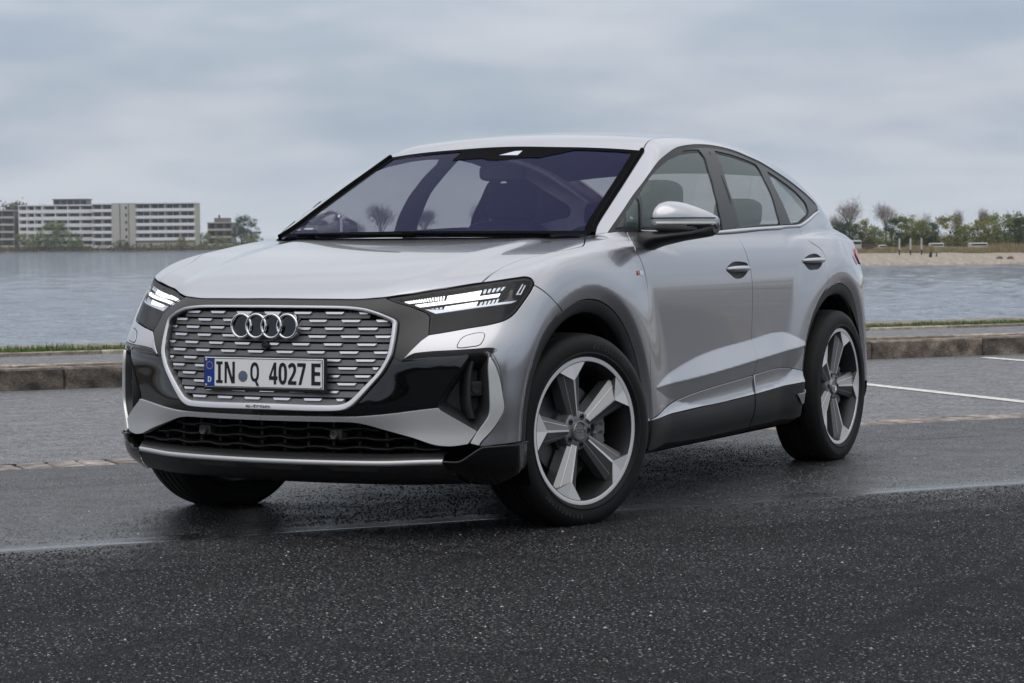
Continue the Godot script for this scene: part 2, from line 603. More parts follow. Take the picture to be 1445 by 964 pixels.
# ------------------------------------------------------------------ mesh building
class Geo:
	var v := PackedVector3Array()
	var n := PackedVector3Array()
	var i := PackedInt32Array()
	var c := PackedColorArray()
	func add(p: Vector3, m: Vector3) -> int:
		v.append(p); n.append(m)
		return v.size() - 1
	func tri(a: int, b: int, c: int) -> void:
		var g := (v[b] - v[a]).cross(v[c] - v[a])
		if g.dot(n[a] + n[b] + n[c]) > 0.0:
			i.append_array([a, c, b])
		else:
			i.append_array([a, b, c])
	func quad(a: int, b: int, c: int, d: int) -> void:
		tri(a, b, c); tri(a, c, d)
	func join(g: Geo, t := Transform3D.IDENTITY) -> void:
		var k := v.size()
		var flip := t.basis.determinant() < 0.0
		var nb := t.basis.inverse().transposed()
		for q in g.v.size():
			v.append(t * g.v[q]); n.append((nb * g.n[q]).normalized())
		for q in range(0, g.i.size(), 3):
			i.append_array([g.i[q] + k, g.i[q + (2 if flip else 1)] + k, g.i[q + (1 if flip else 2)] + k])
	func mirrored() -> Geo:
		var g := Geo.new()
		g.join(self, Transform3D(Basis.from_scale(Vector3(-1, 1, 1)), Vector3.ZERO))
		return g
	func poly(p: Array, m: Vector3) -> void:   # a flat convex face
		var k := v.size()
		for q in p:
			v.append(q); n.append(m)
		for q in range(1, p.size() - 1):
			tri(k, k + q, k + q + 1)
	func box(c: Vector3, s: Vector3, b := Basis.IDENTITY, r := 0.0) -> void:   # chamfered when r > 0
		var h := s * 0.5
		for ax in 3:
			for sg in [-1.0, 1.0]:
				var nn := Vector3.ZERO; nn[ax] = sg
				var u := (ax + 1) % 3
				var w := (ax + 2) % 3
				var q := []
				for e in [[-1, -1], [1, -1], [1, 1], [-1, 1]]:
					var p := Vector3.ZERO
					p[ax] = sg * h[ax]; p[u] = e[0] * (h[u] - r); p[w] = e[1] * (h[w] - r)
					q.append(c + b * p)
				poly(q, b * nn)
		if r <= 0.0:
			return
		for ax in 3:
			var u := (ax + 1) % 3
			var w := (ax + 2) % 3
			for e in [[-1, -1], [1, -1], [1, 1], [-1, 1]]:
				var q := []
				for k in [[-1, 0], [1, 0], [1, 1], [-1, 1]]:
					var p := Vector3.ZERO
					p[ax] = k[0] * (h[ax] - r)
					p[u] = e[0] * (h[u] - (r if k[1] else 0.0)); p[w] = e[1] * (h[w] - (0.0 if k[1] else r))
					q.append(c + b * p)
				var nn := Vector3.ZERO; nn[u] = e[0]; nn[w] = e[1]
				poly(q, b * nn.normalized())
		for sx in [-1, 1]:
			for sy in [-1, 1]:
				for sz in [-1, 1]:
					var s3 := Vector3(sx, sy, sz)
					poly([c + b * (s3 * Vector3(h.x, h.y - r, h.z - r)), c + b * (s3 * Vector3(h.x - r, h.y, h.z - r)), c + b * (s3 * Vector3(h.x - r, h.y - r, h.z))], b * s3.normalized())
	func mesh() -> ArrayMesh:
		var a := []
		a.resize(Mesh.ARRAY_MAX)
		a[Mesh.ARRAY_VERTEX] = v; a[Mesh.ARRAY_NORMAL] = n; a[Mesh.ARRAY_INDEX] = i
		if c.size() == v.size() and c.size() > 0:
			a[Mesh.ARRAY_COLOR] = c
		var m := ArrayMesh.new()
		m.add_surface_from_arrays(Mesh.PRIMITIVE_TRIANGLES, a)
		return m


func obj(called: String, g, mat: Material, parent: Node = self, at := Vector3.ZERO) -> MeshInstance3D:
	var o := MeshInstance3D.new()
	o.name = called
	o.mesh = g.mesh() if g is Geo else g
	o.material_override = mat
	o.position = at
	parent.add_child(o, true)
	return o


func pair(called: String, g: Geo, mat: Material, parent: Node = self) -> Array:
	return [obj(called, g, mat, parent), obj(called, g.mirrored(), mat, parent)]


func thing(called: String, label: String, category: String, at := Vector3.ZERO, turn := 0.0, group := "") -> Node3D:
	var o := Node3D.new()
	o.name = called
	add_child(o, true)
	o.position = at
	o.rotation.y = turn
	return tag(o, label, category, group)


func tag(o: Node3D, label: String, category: String, group := "") -> Node3D:
	o.set_meta("label", label)
	o.set_meta("category", category)
	if group:
		o.set_meta("group", group)
	return o


func struct(called: String, g, mat: Material, parent: Node = self) -> MeshInstance3D:
	var o := obj(called, g, mat, parent)
	o.set_meta("kind", "structure")
	return o


func smooth_line(p: Array, step := 0.012, closed := false) -> Array:   # Catmull-Rom through the points
	var out := []
	var k := p.size()
	for i in (k if closed else k - 1):
		var a: Vector3 = p[i]
		var b: Vector3 = p[(i + 1) % k]
		var z: Vector3 = p[i - 1] if i > 0 else (p[k - 1] if closed else a * 2.0 - b)
		var c: Vector3 = p[(i + 2) % k] if i + 2 < k or closed else b * 2.0 - a
		var q := maxi(1, int(a.distance_to(b) / step + 0.5))
		# centripetal weights keep corners tidy
		var d0 := maxf(sqrt(z.distance_to(a)), 1e-4)
		var d1 := maxf(sqrt(a.distance_to(b)), 1e-4)
		var d2 := maxf(sqrt(b.distance_to(c)), 1e-4)
		var m0 := ((a - z) / d0 - (b - z) / (d0 + d1) + (b - a) / d1) * d1
		var m1 := ((b - a) / d1 - (c - a) / (d1 + d2) + (c - b) / d2) * d1
		for j in q:
			var t := float(j) / q
			var t2 := t * t
			var t3 := t2 * t
			out.append(a * (2 * t3 - 3 * t2 + 1) + m0 * (t3 - 2 * t2 + t) + b * (3 * t2 - 2 * t3) + m1 * (t3 - t2))
	if not closed:
		out.append(p[k - 1])
	return out


func rev(a: Array) -> Array:
	var b := a.duplicate()
	b.reverse()
	return b


func seam(called: String) -> Array:
	return smooth_line(SEAM[called])


func outline(dom: int, lines: Array, gap := 0.0022, mirror_too := false) -> PackedVector2Array:
	var p := PackedVector2Array()
	for l in lines:
		for q in l:
			var f := flat_of(dom, q)
			if p.is_empty() or p[p.size() - 1].distance_to(f) > 0.0012:
				p.append(f)
	if mirror_too:   # the lines run from the centre line round to the centre line
		var m := PackedVector2Array(p)
		for k in range(p.size() - 1, -1, -1):
			if absf(p[k].x) > 0.004:
				m.append(Vector2(-p[k].x, p[k].y))
		p = m
	if p[0].distance_to(p[p.size() - 1]) < 0.002:
		p.remove_at(p.size() - 1)
	if Geometry2D.is_polygon_clockwise(p):
		p.reverse()
	if gap != 0.0:
		var best := PackedVector2Array()
		for o in Geometry2D.offset_polygon(p, -gap, Geometry2D.JOIN_MITER):
			if o.size() > 2 and area(o) > area(best):
				best = o
		p = best
		if Geometry2D.is_polygon_clockwise(p):
			p.reverse()
	return p


func area(p: PackedVector2Array) -> float:
	var a := 0.0
	for i in p.size():
		a += p[i].cross(p[(i + 1) % p.size()])
	return absf(a) * 0.5




func vert(g: Geo, seen: Dictionary, dom: int, q: Vector2, off: float) -> int:
	var key := Vector2i(roundi(q.x * 20000.0), roundi(q.y * 20000.0))
	if seen.has(key):
		return seen[key]
	var p := on_skin(dom, q)
	var m := normal_at(p)
	var k := g.add(p + m * off, m)
	seen[key] = k
	return k


# cuts a panel out of the skin; its edge is folded inwards by `fold`
func panel(p: PackedVector2Array, dom: int, su: float, sv: float, off := 0.0, fold := 0.014) -> Geo:
	var g := Geo.new()
	var seen := {}
	var box := Rect2(p[0], Vector2.ZERO)
	for q in p:
		box = box.expand(q)
	var u0 := floori(box.position.x / su)
	var v0 := floori(box.position.y / sv)
	var nu := ceili(box.end.x / su) - u0
	var nv := ceili(box.end.y / sv) - v0
	var edge := {}
	for k in p.size():
		var a := p[k]
		var b := p[(k + 1) % p.size()]
		var m := int(a.distance_to(b) / (minf(su, sv) * 0.25)) + 1
		for j in m + 1:
			var q := a.lerp(b, float(j) / m)
			edge[Vector2i(floori(q.x / su) - u0, floori(q.y / sv) - v0)] = true
	var inside := PackedByteArray()
	inside.resize((nu + 1) * (nv + 1))
	for j in nv + 1:
		for i in nu + 1:
			inside[j * (nu + 1) + i] = 1 if Geometry2D.is_point_in_polygon(Vector2((i + u0) * su, (j + v0) * sv), p) else 0
	for j in nv:
		for i in nu:
			var sum := inside[j * (nu + 1) + i] + inside[j * (nu + 1) + i + 1] + inside[(j + 1) * (nu + 1) + i] + inside[(j + 1) * (nu + 1) + i + 1]
			var on_edge: bool = edge.has(Vector2i(i, j)) or (sum > 0 and sum < 4)
			if not on_edge and sum < 4:
				continue
			var c := PackedVector2Array([Vector2((i + u0) * su, (j + v0) * sv), Vector2((i + u0 + 1) * su, (j + v0) * sv), Vector2((i + u0 + 1) * su, (j + v0 + 1) * sv), Vector2((i + u0) * su, (j + v0 + 1) * sv)])
			if not on_edge:
				g.quad(vert(g, seen, dom, c[0], off), vert(g, seen, dom, c[1], off), vert(g, seen, dom, c[2], off), vert(g, seen, dom, c[3], off))
				continue
			for piece in Geometry2D.intersect_polygons(c, p):
				var t := Geometry2D.triangulate_polygon(piece)
				for k in range(0, t.size(), 3):
					g.tri(vert(g, seen, dom, piece[t[k]], off), vert(g, seen, dom, piece[t[k + 1]], off), vert(g, seen, dom, piece[t[k + 2]], off))
	if fold > 0.0:
		var loop := []
		for q in p:
			var k := vert(g, seen, dom, q, off)
			loop.append([g.v[k], g.n[k]])
		var m := loop.size()
		var mid := Vector3.ZERO
		for k in loop:
			mid += k[0] / m
		var first := g.v.size()
		for k in m:
			var a: Vector3 = loop[(k + m - 1) % m][0]
			var b: Vector3 = loop[(k + 1) % m][0]
			var nn: Vector3 = loop[k][1]
			var out := (b - a).cross(nn).normalized()
			if dom == NOSE or dom == SIDE or dom == TAIL or dom == TOP or dom == WIND:
				var f := flat_of(dom, loop[k][0] + out * 0.004 + nn * 0.0)
				if Geometry2D.is_point_in_polygon(f, p):
					out = -out
			g.add(loop[k][0], (nn + out * 0.6).normalized())
			g.add(loop[k][0] - nn * 0.0025 + out * 0.0008, (nn * 0.2 + out).normalized())
			g.add(loop[k][0] - nn * fold, out)
		for k in m:
			var a := first + 3 * k
			var b := first + 3 * ((k + 1) % m)
			g.quad(a, b, b + 1, a + 1)
			g.quad(a + 1, b + 1, b + 2, a + 2)
	return g


# a strip that runs through rows of points; normals from the strip itself, facing away from `from`
func strip(rows: Array, closed := false, hint := Vector3.ZERO, crease := false) -> Geo:
	var g := Geo.new()
	var k: int = rows[0].size()
	var r := rows.size()
	if crease:   # every row pair its own flat normals across
		for j in r - 1:
			g.join(strip([rows[j], rows[j + 1]], closed, hint))
		return g
	for j in r:
		for i in k:
			var a: Vector3 = rows[j][(i + 1) % k] if closed or i < k - 1 else rows[j][i]
			var b: Vector3 = rows[j][(i + k - 1) % k] if closed or i > 0 else rows[j][i]
			var c: Vector3 = rows[mini(j + 1, r - 1)][i]
			var d: Vector3 = rows[maxi(j - 1, 0)][i]
			var m := (a - b).cross(c - d).normalized()
			g.add(rows[j][i], m)
	# all to one side
	var s := 0.0
	if hint != Vector3.ZERO:
		for q in g.n:
			s += q.dot(hint)
	if s < 0.0:
		for q in g.n.size():
			g.n[q] = -g.n[q]
	for j in r - 1:
		for i in (k if closed else k - 1):
			g.quad(j * k + i, j * k + (i + 1) % k, (j + 1) * k + (i + 1) % k, (j + 1) * k + i)
	return g


func lathe(prof: Array, seg: int, sharp := 40.0) -> Geo:   # profile of (along x, radius), turned about the x axis
	var g := Geo.new()
	for j in prof.size() - 1:
		var a: Vector2 = prof[j]
		var b: Vector2 = prof[j + 1]
		var nn := Vector2(-(b.y - a.y), b.x - a.x).normalized()
		var na := nn
		var nb := nn
		if j > 0:
			var t: Vector2 = (a - prof[j - 1]).normalized()
			var pn := Vector2(-t.y, t.x)
			if absf(pn.angle_to(nn)) < deg_to_rad(sharp):
				na = (pn + nn).normalized()
		if j < prof.size() - 2:
			var t: Vector2 = (prof[j + 2] - b).normalized()
			var pn := Vector2(-t.y, t.x)
			if absf(pn.angle_to(nn)) < deg_to_rad(sharp):
				nb = (pn + nn).normalized()
		var first := g.v.size()
		for i in seg:
			var c := cos(TAU * i / seg)
			var s := sin(TAU * i / seg)
			g.add(Vector3(a.x, a.y * s, a.y * c), Vector3(na.x, na.y * s, na.y * c))
			g.add(Vector3(b.x, b.y * s, b.y * c), Vector3(nb.x, nb.y * s, nb.y * c))
		for i in seg:
			var q := first + 2 * i
			var w := first + 2 * ((i + 1) % seg)
			g.quad(q, w, w + 1, q + 1)
	return g


func tube(path: Array, r: float, seg := 8, closed := false) -> Geo:
	var g := Geo.new()
	var k := path.size()
	var up := Vector3.UP
	for i in k:
		var a: Vector3 = path[(i + 1) % k] if closed or i < k - 1 else path[i]
		var b: Vector3 = path[(i + k - 1) % k] if closed or i > 0 else path[i]
		var t := (a - b).normalized()
		var x := up.cross(t)
		if x.length() < 0.05:
			x = Vector3.RIGHT.cross(t)
		x = x.normalized()
		var y := t.cross(x)
		for j in seg:
			var m := x * cos(TAU * j / seg) + y * sin(TAU * j / seg)
			g.add(path[i] + m * r, m)
	for i in (k if closed else k - 1):
		for j in seg:
			g.quad(i * seg + j, i * seg + (j + 1) % seg, ((i + 1) % k) * seg + (j + 1) % seg, ((i + 1) % k) * seg + j)
	return g


func letters(text: String, size: float, depth: float, bold := true, mono := false) -> Geo:
	var f := SystemFont.new()
	f.font_names = PackedStringArray(["Droid Sans Mono" if mono else "Droid Sans"])
	f.font_weight = 700 if bold else 400
	var t := TextMesh.new()
	t.font = f
	t.text = text
	t.font_size = 64
	t.pixel_size = size / 64.0
	t.depth = depth
	t.curve_step = 0.6
	var a := t.get_mesh_arrays()
	var g := Geo.new()
	g.v = a[Mesh.ARRAY_VERTEX]; g.n = a[Mesh.ARRAY_NORMAL]
	if a[Mesh.ARRAY_INDEX] != null:
		g.i = a[Mesh.ARRAY_INDEX]
	else:
		g.i = PackedInt32Array(range(g.v.size()))
	return g


func metal(c: Color, metallic: float, rough: float, coat := 0.0) -> StandardMaterial3D:
	var m := StandardMaterial3D.new()
	m.albedo_color = c
	m.metallic = metallic
	m.roughness = rough
	if coat > 0.0:
		m.clearcoat_enabled = true
		m.clearcoat = coat
		m.clearcoat_roughness = 0.03
	return m


func pane(c: Color) -> StandardMaterial3D:
	var m := StandardMaterial3D.new()
	m.albedo_color = c
	m.transparency = BaseMaterial3D.TRANSPARENCY_ALPHA
	m.roughness = 0.02
	return m


func glowing(c: Color, e: float) -> StandardMaterial3D:
	var m := StandardMaterial3D.new()
	m.albedo_color = c
	m.emission_enabled = true
	m.emission = c
	m.emission_energy_multiplier = e
	return m
# lines of the body, on its left half
const SEAM := {
	"hood_edge": [Vector3(0, 0.887, 0.801), Vector3(0.163, 0.886, 0.797), Vector3(0.333, 0.885, 0.779), Vector3(0.386, 0.887, 0.766), Vector3(0.436, 0.891, 0.747), Vector3(0.5, 0.9, 0.699), Vector3(0.581, 0.917, 0.626), Vector3(0.649, 0.928, 0.581), Vector3(0.716, 0.94, 0.533)],
	"lamp_top": [Vector3(0.716, 0.94, 0.534), Vector3(0.768, 0.949, 0.489), Vector3(0.815, 0.957, 0.436), Vector3(0.838, 0.96, 0.404), Vector3(0.852, 0.954, 0.39), Vector3(0.862, 0.942, 0.386), Vector3(0.866, 0.929, 0.393)],
	"lamp_low": [Vector3(0.866, 0.929, 0.393), Vector3(0.866, 0.907, 0.417), Vector3(0.859, 0.868, 0.463), Vector3(0.845, 0.826, 0.512), Vector3(0.828, 0.806, 0.548), Vector3(0.793, 0.792, 0.594), Vector3(0.732, 0.78, 0.649), Vector3(0.666, 0.767, 0.693), Vector3(0.61, 0.757, 0.726)],
	"lamp_in": [Vector3(0.61, 0.757, 0.726), Vector3(0.6, 0.793, 0.705), Vector3(0.594, 0.823, 0.689), Vector3(0.58, 0.835, 0.69), Vector3(0.537, 0.855, 0.71), Vector3(0.49, 0.871, 0.735), Vector3(0.447, 0.888, 0.745)],
	"hood_shut": [Vector3(0.716, 0.94, 0.534), Vector3(0.721, 0.941, 0.53), Vector3(0.728, 0.969, 0.467), Vector3(0.73, 0.994, 0.379), Vector3(0.743, 1.016, 0.282), Vector3(0.779, 1.035, 0.189), Vector3(0.819, 1.051, 0.073), Vector3(0.828, 1.063, -0.039), Vector3(0.828, 1.067, -0.082), Vector3(0.815, 1.077, -0.127), Vector3(0.789, 1.088, -0.184), Vector3(0.73, 1.103, -0.304)],
	"bump_seam": [Vector3(0.866, 0.929, 0.393), Vector3(0.891, 0.897, 0.343), Vector3(0.903, 0.855, 0.281), Vector3(0.879, 0.811, 0.178)],
	"belt": [Vector3(0.789, 1.117, -0.394), Vector3(0.813, 1.123, -0.509), Vector3(0.825, 1.121, -0.64), Vector3(0.837, 1.115, -0.848), Vector3(0.841, 1.109, -1.382), Vector3(0.839, 1.115, -1.639), Vector3(0.837, 1.124, -1.862), Vector3(0.831, 1.13, -2.14), Vector3(0.826, 1.135, -2.207), Vector3(0.806, 1.14, -2.459), Vector3(0.797, 1.146, -2.529), Vector3(0.763, 1.176, -2.73), Vector3(0.704, 1.218, -3.001)],
	"dlo_top": [Vector3(0.787, 1.119, -0.396), Vector3(0.769, 1.211, -0.581), Vector3(0.753, 1.277, -0.717), Vector3(0.746, 1.322, -0.814), Vector3(0.734, 1.371, -0.923), Vector3(0.711, 1.419, -1.057), Vector3(0.683, 1.459, -1.218), Vector3(0.657, 1.489, -1.375), Vector3(0.642, 1.506, -1.538), Vector3(0.635, 1.514, -1.686), Vector3(0.635, 1.513, -1.82), Vector3(0.641, 1.506, -1.943), Vector3(0.651, 1.493, -2.06), Vector3(0.665, 1.472, -2.169), Vector3(0.675, 1.449, -2.295), Vector3(0.686, 1.425, -2.388), Vector3(0.694, 1.398, -2.488), Vector3(0.701, 1.345, -2.689), Vector3(0.697, 1.294, -2.876), Vector3(0.693, 1.248, -3.001), Vector3(0.703, 1.219, -3.003)],
	"chrome_top": [Vector3(0.837, 1.123, -1.318), Vector3(0.837, 1.127, -1.424), Vector3(0.835, 1.137, -1.698), Vector3(0.825, 1.149, -2.182), Vector3(0.804, 1.154, -2.45), Vector3(0.791, 1.164, -2.546), Vector3(0.761, 1.191, -2.722), Vector3(0.731, 1.212, -2.866)],
	"glass_front": [Vector3(0.821, 1.139, -0.647), Vector3(0.763, 1.282, -0.735), Vector3(0.748, 1.334, -0.844), Vector3(0.731, 1.388, -0.989), Vector3(0.7, 1.436, -1.179), Vector3(0.68, 1.464, -1.349), Vector3(0.67, 1.476, -1.486), Vector3(0.666, 1.481, -1.623), Vector3(0.729, 1.392, -1.545), Vector3(0.781, 1.297, -1.489), Vector3(0.815, 1.208, -1.458), Vector3(0.837, 1.124, -1.445)],
	"glass_tri": [Vector3(0.809, 1.139, -0.506), Vector3(0.78, 1.201, -0.568), Vector3(0.763, 1.267, -0.701), Vector3(0.82, 1.139, -0.623)],
	"glass_rear": [Vector3(0.666, 1.481, -1.776), Vector3(0.675, 1.469, -1.93), Vector3(0.69, 1.445, -2.108), Vector3(0.698, 1.426, -2.208), Vector3(0.738, 1.364, -2.181), Vector3(0.773, 1.298, -2.182), Vector3(0.811, 1.204, -2.159), Vector3(0.825, 1.151, -2.161), Vector3(0.835, 1.134, -1.645), Vector3(0.768, 1.323, -1.678)],
	"glass_quarter": [Vector3(0.709, 1.4, -2.298), Vector3(0.72, 1.366, -2.422), Vector3(0.729, 1.309, -2.615), Vector3(0.736, 1.26, -2.723), Vector3(0.742, 1.231, -2.754), Vector3(0.762, 1.202, -2.685), Vector3(0.798, 1.164, -2.48), Vector3(0.814, 1.153, -2.338), Vector3(0.788, 1.244, -2.307), Vector3(0.749, 1.333, -2.286)],
	"ws_side": [Vector3(0.743, 1.111, -0.349), Vector3(0.718, 1.15, -0.424), Vector3(0.695, 1.228, -0.58), Vector3(0.673, 1.307, -0.741), Vector3(0.649, 1.387, -0.908), Vector3(0.624, 1.469, -1.08)],
	"ws_top": [Vector3(0.624, 1.468, -1.08), Vector3(0.543, 1.477, -1.064), Vector3(0.384, 1.487, -1.035), Vector3(0.229, 1.493, -1.014), Vector3(0, 1.499, -1.009)],
	"wing_in": [Vector3(0.609, 0.755, 0.727), Vector3(0.591, 0.738, 0.747), Vector3(0.566, 0.705, 0.774), Vector3(0.538, 0.663, 0.795)],
	"wing_low": [Vector3(0.538, 0.663, 0.795), Vector3(0.634, 0.674, 0.756), Vector3(0.71, 0.678, 0.718), Vector3(0.755, 0.681, 0.687), Vector3(0.806, 0.683, 0.642), Vector3(0.812, 0.681, 0.636)],
	"flank": [Vector3(0.812, 0.681, 0.636), Vector3(0.828, 0.645, 0.623), Vector3(0.839, 0.597, 0.611), Vector3(0.846, 0.538, 0.603), Vector3(0.849, 0.491, 0.599), Vector3(0.846, 0.475, 0.604), Vector3(0.835, 0.446, 0.618), Vector3(0.817, 0.41, 0.639), Vector3(0.789, 0.37, 0.667), Vector3(0.784, 0.356, 0.672)],
	"corner_top": [Vector3(0.784, 0.355, 0.672), Vector3(0.836, 0.361, 0.62), Vector3(0.867, 0.364, 0.566), Vector3(0.859, 0.36, 0.413)],
	"intake_blade_in": [Vector3(0.807, 0.678, 0.642), Vector3(0.806, 0.64, 0.649), Vector3(0.809, 0.569, 0.648), Vector3(0.81, 0.485, 0.648), Vector3(0.806, 0.466, 0.651), Vector3(0.776, 0.412, 0.675), Vector3(0.754, 0.368, 0.694)],
	"intake_left": [Vector3(0.756, 0.682, 0.687), Vector3(0.714, 0.608, 0.721), Vector3(0.665, 0.522, 0.747), Vector3(0.661, 0.506, 0.748), Vector3(0.667, 0.489, 0.745), Vector3(0.67, 0.488, 0.744), Vector3(0.776, 0.413, 0.675)],
	"swing_top": [Vector3(0, 0.463, 0.899), Vector3(0.157, 0.464, 0.893), Vector3(0.27, 0.465, 0.878), Vector3(0.387, 0.466, 0.854), Vector3(0.497, 0.476, 0.819), Vector3(0.601, 0.49, 0.774), Vector3(0.659, 0.497, 0.749)],
	"swing_right": [Vector3(0.659, 0.497, 0.749), Vector3(0.669, 0.487, 0.744), Vector3(0.778, 0.412, 0.674)],
	"swing_bot": [Vector3(0.752, 0.367, 0.696), Vector3(0.708, 0.36, 0.723), Vector3(0.682, 0.36, 0.737), Vector3(0.646, 0.365, 0.754), Vector3(0.578, 0.389, 0.781), Vector3(0.493, 0.414, 0.812), Vector3(0.418, 0.436, 0.84), Vector3(0.373, 0.444, 0.853), Vector3(0.267, 0.445, 0.875), Vector3(0.155, 0.445, 0.889), Vector3(0, 0.445, 0.896)],
	"blade_top": [Vector3(0, 0.319, 0.892), Vector3(0.091, 0.314, 0.889), Vector3(0.261, 0.306, 0.869), Vector3(0.47, 0.307, 0.82), Vector3(0.668, 0.313, 0.741)],
	"blade_low": [Vector3(0, 0.29, 0.883), Vector3(0.085, 0.289, 0.88), Vector3(0.255, 0.286, 0.86), Vector3(0.466, 0.287, 0.813), Vector3(0.667, 0.295, 0.737)],
	"black_top": [Vector3(0.672, 0.305, 0.738), Vector3(0.724, 0.305, 0.71), Vector3(0.75, 0.321, 0.696), Vector3(0.777, 0.342, 0.678), Vector3(0.788, 0.35, 0.669), Vector3(0.836, 0.355, 0.62), Vector3(0.859, 0.357, 0.416)],
	"black_low": [Vector3(0.67, 0.295, 0.735), Vector3(0.679, 0.272, 0.715), Vector3(0.724, 0.214, 0.608), Vector3(0.786, 0.209, 0.551), Vector3(0.839, 0.229, 0.419)],
	"lip_low": [Vector3(0, 0.218, 0.79), Vector3(0.198, 0.214, 0.772), Vector3(0.437, 0.214, 0.724), Vector3(0.659, 0.212, 0.639), Vector3(0.724, 0.214, 0.608)],
	"frame_out": [Vector3(0, 0.864, 0.829), Vector3(0.179, 0.863, 0.823), Vector3(0.314, 0.862, 0.807), Vector3(0.393, 0.855, 0.797), Vector3(0.449, 0.837, 0.783), Vector3(0.497, 0.814, 0.759), Vector3(0.506, 0.801, 0.758), Vector3(0.509, 0.765, 0.771), Vector3(0.51, 0.727, 0.785), Vector3(0.508, 0.681, 0.8), Vector3(0.48, 0.623, 0.817), Vector3(0.424, 0.556, 0.842), Vector3(0.378, 0.505, 0.858), Vector3(0.339, 0.485, 0.867), Vector3(0.216, 0.483, 0.888), Vector3(0, 0.486, 0.901)],
	"frame_in": [Vector3(0, 0.854, 0.839), Vector3(0.185, 0.853, 0.832), Vector3(0.318, 0.851, 0.815), Vector3(0.39, 0.843, 0.804), Vector3(0.444, 0.826, 0.79), Vector3(0.485, 0.806, 0.77), Vector3(0.492, 0.797, 0.768), Vector3(0.493, 0.762, 0.779), Vector3(0.493, 0.728, 0.791), Vector3(0.49, 0.682, 0.805), Vector3(0.462, 0.627, 0.822), Vector3(0.406, 0.567, 0.845), Vector3(0.364, 0.523, 0.86), Vector3(0.328, 0.508, 0.869), Vector3(0.216, 0.508, 0.888), Vector3(0, 0.511, 0.901)],
	"ws_bot": [Vector3(0, 1.117, -0.168), Vector3(0.144, 1.116, -0.173), Vector3(0.266, 1.115, -0.189), Vector3(0.492, 1.113, -0.244), Vector3(0.65, 1.112, -0.307), Vector3(0.743, 1.111, -0.349)],
	"washer": [Vector3(0.714, 0.712, 0.702), Vector3(0.716, 0.736, 0.688), Vector3(0.728, 0.752, 0.671), Vector3(0.776, 0.764, 0.629), Vector3(0.785, 0.759, 0.624), Vector3(0.787, 0.735, 0.638), Vector3(0.78, 0.719, 0.653), Vector3(0.757, 0.713, 0.674)],
	"handle_front": [Vector3(0.889, 0.957, -1.368), Vector3(0.885, 0.986, -1.439), Vector3(0.885, 0.989, -1.531), Vector3(0.886, 0.975, -1.614), Vector3(0.889, 0.953, -1.612), Vector3(0.892, 0.921, -1.548), Vector3(0.892, 0.916, -1.467), Vector3(0.891, 0.928, -1.424)],
	"handle_rear": [Vector3(0.882, 0.981, -2.313), Vector3(0.879, 1.005, -2.375), Vector3(0.879, 1.013, -2.432), Vector3(0.883, 1.011, -2.491), Vector3(0.893, 0.99, -2.531), Vector3(0.898, 0.971, -2.523), Vector3(0.902, 0.942, -2.46), Vector3(0.899, 0.939, -2.409), Vector3(0.894, 0.942, -2.355)],
}
# ------------------------------------------------------------------ the car
var car: Node3D
var M := {}


func arch_pt(zc: float, deg: float, r: float, inward := 0.0) -> Vector3:
	var a := deg_to_rad(deg)
	var p := on_side(zc + r * cos(a), WHEEL_Y + r * sin(a))
	p.x -= inward
	return p


func arc(zc: float, a0: float, a1: float, r: float, inward := 0.0) -> Array:
	var out := []
	var k := int(absf(a1 - a0) / 2.5) + 1
	for i in k + 1:
		out.append(arch_pt(zc, lerpf(a0, a1, float(i) / k), r, inward))
	return out


func side_line(flat: Array) -> Array:   # z, y, z, y ...
	var p := []
	for i in range(0, flat.size(), 2):
		p.append(on_side(flat[i], flat[i + 1]))
	return smooth_line(p)


func curve_line(c: Spline, z0: float, z1: float) -> Array:
	var p := []
	var k := int(absf(z1 - z0) / 0.03) + 1
	for i in k + 1:
		var z := lerpf(z0, z1, float(i) / k)
		p.append(on_side(z, c.at(z)))
	return p


func between(line: Array, z0: float, z1: float) -> Array:
	return line.filter(func(p): return p.z >= minf(z0, z1) and p.z <= maxf(z0, z1))


func flats(dom: int, flat: Array) -> Array:   # u, v pairs to points on the skin
	var p := []
	for i in range(0, flat.size(), 2):
		p.append(on_skin(dom, Vector2(flat[i], flat[i + 1])))
	return p


func lifted(p: Array, d: float) -> Array:
	return p.map(func(q): return q + normal_at(q) * d)


func spaced(a: Array, per: int) -> Array:   # the same number of points on every stretch
	var out := []
	for i in a.size() - 1:
		for j in per:
			out.append(a[i].lerp(a[i + 1], float(j) / per))
	out.append(a[a.size() - 1])
	return out


func whole(a: Array) -> Array:   # a line from the centre to the centre, closed by its mirror image
	var out := a.duplicate()
	for i in range(a.size() - 1, -1, -1):
		if absf(a[i].x) > 0.003:
			out.append(a[i] * Vector3(-1, 1, 1))
	return out


func pick(line: Array, t: float) -> Vector3:   # the point that share of the way along
	var f := clampf(t, 0.0, 1.0) * (line.size() - 1)
	var i := mini(int(f), line.size() - 2)
	return line[i].lerp(line[i + 1], f - i)


func biggest(list: Array) -> PackedVector2Array:
	var best := PackedVector2Array()
	for p in list:
		if area(p) > area(best):
			best = p
	return best


